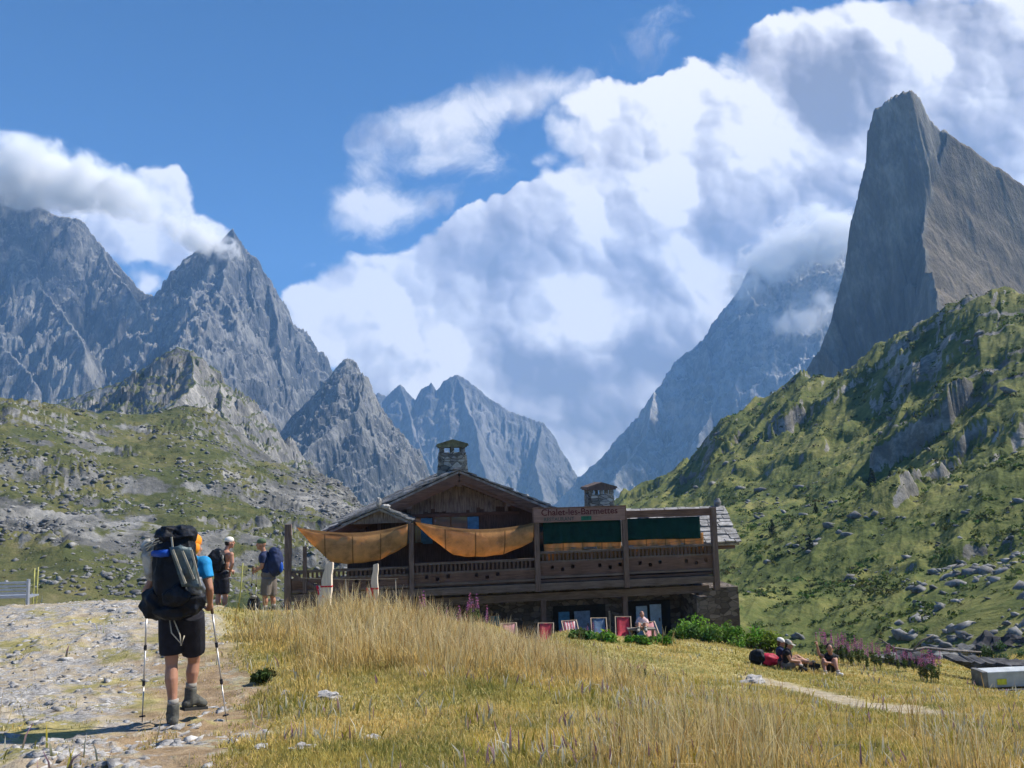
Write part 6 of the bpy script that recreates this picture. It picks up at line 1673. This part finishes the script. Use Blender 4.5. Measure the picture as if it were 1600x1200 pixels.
m = MB(); m.blob((0, 0, 0.30), (0.15, 0.14, 0.30), power=0.8, lump=0.25, seed=21); fuse(m, "main_bag", m_packblack, k, 0.016, 2); MB().blob((0.02, -0.1, 0.56), (0.07, 0.05, 0.04)).build("top_pocket", m_lightgrey, k, smooth=True); MB().blob((0.05, -0.14, 0.15), (0.06, 0.04, 0.07)).build("front_pocket", m_redc, k, smooth=True)

# ------------------------------------------------ people resting on the right meadow
def seated(px, py, Y, label, spec):
    p = W(px, py, Y); z = gz(p.x, Y) if not spec.get('lift') else p.z; root = Vector((p.x, Y, z)); e = empty("person", root, 0, label, "person"); Q = J_at(Y, Vector((p.x, Y, p.z)))
    J = {k: Q(*v) for k, v in spec['J'].items()}
    for k in ('pelvis', 'hipL', 'hipR'): J[k].z = max(J[k].z, 0.12)
    for k in ('anL', 'anR'): J[k].z = max(J[k].z, 0.10)
    for k in ('toeL', 'toeR'): J[k].z = max(J[k].z, 0.05)
    body(J, e, spec['skin'], spec['face'], 0.012)
    if spec.get('top'): shirt(J, e, spec['top'], spec.get('sleeve', 0.4), 0.014)
    shorts(J, e, spec['bottom'], spec.get('sf', 0.55), 0.014, 0.11, 0.10)
    for q in 'LR': boot(J['an' + q], J['toe' + q], e, spec.get('shoe'), h=0.09)
    if spec.get('cap'): cap(J['head'], spec['face'], e, spec['cap'], brim=spec.get('brim', True))
    m = MB(); f = Vector(spec['face']).normalized(); m.blob(J['head'] - f * 0.028 + Vector((0, 0, 0.012)), (0.086, 0.086, 0.095)); m.blob(J['head'] - f * 0.06 - Vector((0, 0, 0.07)), (0.06, 0.06, 0.08)); fuse(m, "hair", spec['hair'], e, 0.012, 2)
    return e, J
Ys = 21.5
seated(1219, 1044, Ys + 0.35, "person in navy top and white cap sitting next to the crimson backpack", dict(skin=m_skin, face=(0.8, -0.4, -0.15), top=m_navy, bottom=m_khaki, cap=m_whitecap, hair=m_hairb, shoe=m_sole, sleeve=0.5,
  J=dict(pelvis=(1220, 1038), neck=(1219, 1014), head=(1221, 1005), shL=(1218, 1018, 0.17), shR=(1220, 1018, -0.17), elL=(1226, 1029, 0.2), wrL=(1238, 1030, 0.15), elR=(1224, 1030, -0.2), wrR=(1235, 1031, -0.15),
         hipL=(1221, 1038, 0.09), hipR=(1221, 1038, -0.09), knL=(1246, 1027, 0.1), knR=(1243, 1030, -0.1), anL=(1262, 1043, 0.1), anR=(1258, 1044, -0.1), toeL=(1270, 1044, 0.1), toeR=(1266, 1045, -0.1))))
seated(1229, 1045, Ys - 0.25, "person in black top and grey cap, middle one of the resting group", dict(skin=m_skin2, face=(0.7, -0.5, -0.25), top=m_blackc, bottom=m_khaki, cap=m_lightgrey, hair=m_hair, shoe=m_sole, sleeve=0.0,
  J=dict(pelvis=(1229, 1039), neck=(1230, 1015), head=(1233, 1006), shL=(1229, 1019, 0.17), shR=(1230, 1019, -0.17), elL=(1237, 1030, 0.2), wrL=(1247, 1030, 0.15), elR=(1235, 1031, -0.2), wrR=(1246, 1032, -0.15),
         hipL=(1231, 1039, 0.09), hipR=(1230, 1040, -0.09), knL=(1253, 1030, 0.1), knR=(1249, 1034, -0.1), anL=(1272, 1045, 0.1), anR=(1252, 1047, -0.25), toeL=(1280, 1046, 0.1), toeR=(1260, 1048, -0.28))))
seated(1295, 1045, Ys - 0.1, "person with one arm raised and bare knees at the right end of the resting group", dict(skin=m_skin2, face=(-0.3, -0.9, -0.5), top=m_blackc, bottom=m_blackc, cap=m_blackc, brim=False, hair=m_hair, shoe=m_whitecap, sleeve=0.0,
  J=dict(pelvis=(1297, 1038, 0.2), neck=(1297, 1015, 0.05), head=(1296, 1006, -0.02), shL=(1305, 1019, 0.05), shR=(1288, 1019, 0.05), elL=(1306, 1029, -0.15), wrL=(1292, 1027, -0.25), elR=(1279, 1014, 0.0), wrR=(1276, 1000, -0.02),
         hipL=(1301, 1039, 0.12), hipR=(1292, 1039, 0.12), knL=(1303, 1023, -0.18), knR=(1286, 1023, -0.18), anL=(1309, 1044, -0.35), anR=(1289, 1045, -0.35), toeL=(1315, 1046, -0.5), toeR=(1285, 1047, -0.52))))
c0 = at(1192, 1046, Ys); k = empty("backpack", c0, 0, "black and crimson backpack lying in the grass beside the resting group", "backpack")
m = MB(); m.blob((-0.12, 0, 0.20), (0.22, 0.17, 0.20), power=0.8, lump=0.35, seed=31); fuse(m, "main_bag", m_packblack, k, 0.016, 2); m = MB(); m.blob((0.18, -0.05, 0.15), (0.22, 0.15, 0.15), power=0.8, lump=0.3, seed=32); fuse(m, "red_pocket", m_redc, k, 0.016, 2)
c0 = at(1272, 1047, Ys - 0.1); k = MB().blob((0, 0, 0.05), (0.16, 0.10, 0.07), lump=0.4, seed=4); tag(fuse(k, "shoe_bag", m_packblack, None, 0.014, 2), "small dark bag in the grass between the resting people", "bag").location = c0
# person on the terrace
Yt = 29.4
seated(1003, 984, Yt, "person in pale pink top sitting on a low bench beside the red deck chair", dict(lift=True, skin=m_skin2, face=(0.1, -1, 0), top=m_pinkc, bottom=m_lightgrey, hair=m_hairb, shoe=m_lightgrey, sleeve=0.6,
  J=dict(pelvis=(1003, 984, 0.2), neck=(1003, 967, 0.2), head=(1003, 960, 0.15), shL=(1010, 970, 0.2), shR=(997, 970, 0.2), elL=(1012, 978, 0), wrL=(1006, 979, -0.2), elR=(994, 978, 0.0), wrR=(1000, 979, -0.2),
         hipL=(1006, 984, 0.15), hipR=(1000, 984, 0.15), knL=(1009, 975, -0.2), knR=(998, 975, -0.2), anL=(1009, 986, -0.35), anR=(998, 986, -0.35), toeL=(1010, 987, -0.5), toeR=(997, 987, -0.5))))

p_ = W(1003, 984, Yt); gb_ = gz(p_.x, Yt + 0.1); tb = empty("bench", (p_.x, Yt + 0.15, gb_), 0, "low wooden bench under the person in the pale pink top", "bench")
h_ = max(0.2, p_.z - gb_ + 0.02)
MB().box(-0.5, 0.5, -0.16, 0.22, h_ - 0.05, h_).build("seat", m_grey, tb)
for x_ in (-0.42, 0.42): MB().box(x_ - 0.03, x_ + 0.03, -0.12, 0.18, -0.05, h_ - 0.05).build("leg", m_grey, tb)

# ================================================================== cloud wrapped around the summits, as scattering volumes
def cloud_volume(name, px, py, Y, r, dens, seed, rot=0.0):
    c = W(px, py, Y)
    m = bpy.data.materials.new("summit_cloud"); m.use_nodes = True
    t = NT(m.node_tree); t.n.clear(); out = t.new("ShaderNodeOutputMaterial")
    tc = t.new("ShaderNodeTexCoord").outputs['Object']
    ln = t.new("ShaderNodeVectorMath", operation='LENGTH'); t.put(ln.inputs[0], t.vmath('DIVIDE', tc, r)); fall = t.math('SUBTRACT', 1.0, ln.outputs['Value'])
    n = t.noise(t.vmath('ADD', t.vmath('SCALE', tc, scale=1.0), (seed * 500.0, 0, 0)), 1.0 / (r[2] * 0.75), 7, 0.62, 0.6)
    d = t.math('ADD', t.math('MULTIPLY', fall, 1.25), t.math('MULTIPLY', t.math('SUBTRACT', n, 0.5), 3.6))
    d = t.math('MULTIPLY', t.maprange(d, 0.25, 0.85), dens)
    d = t.math('MULTIPLY', d, t.maprange(fall, 0.0, 0.2))
    sc = t.new("ShaderNodeVolumeScatter"); sc.inputs['Color'].default_value = (1, 1, 1, 1); sc.inputs['Anisotropy'].default_value = 0.0
    t.put(sc.inputs['Density'], d); t.l.new(sc.outputs[0], out.inputs['Volume'])
    b = MB().blob((0, 0, 0), r, nu=24, nv=16); o = b.build(name, m, None, loc=c); o.rotation_euler = (0, R(rot), 0)
    return tag(o, kind='stuff')
cloud_volume("summit_cloud", 45, 272, 1490, (240, 140, 80), 0.05, 1, 10)
cloud_volume("summit_cloud", 190, 300, 1520, (130, 90, 60), 0.03, 2, 30)
cloud_volume("summit_cloud", 316, 372, 1530, (95, 70, 44), 0.05, 3, 30)
cloud_volume("summit_cloud", 1225, 400, 2100, (230, 120, 100), 0.022, 4, -25)
cloud_volume("summit_cloud", 1290, 370, 2150, (190, 120, 110), 0.03, 5, 0)
cloud_volume("summit_cloud", 1260, 500, 2000, (160, 100, 80), 0.010, 6, -30)

# ================================================================== air
def build_haze():
    m = bpy.data.materials.new("mountain_air"); m.use_nodes = True
    t = NT(m.node_tree); t.n.clear()
    out = t.new("ShaderNodeOutputMaterial")
    pv = t.new("ShaderNodeVolumePrincipled")
    pv.inputs['Color'].default_value = HAZE_COL
    pv.inputs['Density'].default_value = HAZE_D
    pv.inputs['Anisotropy'].default_value = 0.0
    t.l.new(pv.outputs[0], out.inputs['Volume'])
    x0, x1, y0, y1, z0, z1 = -4700, 4700, -4700, 4700, -175, 1330
    V = [(x, y, z) for z in (z0, z1) for y in (y0, y1) for x in (x0, x1)]
    F = [(0, 2, 3, 1), (4, 5, 7, 6), (0, 1, 5, 4), (2, 6, 7, 3), (0, 4, 6, 2), (1, 3, 7, 5)]
    o = mesh_np("haze", V, F, m)
    tag(o, kind='stuff')
HAZE_COL = (0.27, 0.54, 1.0, 1)
HAZE_D = 0.00018
build_haze()
print("VERTS", sum(len(o.data.vertices) for o in bpy.data.objects if o.type == 'MESH'))
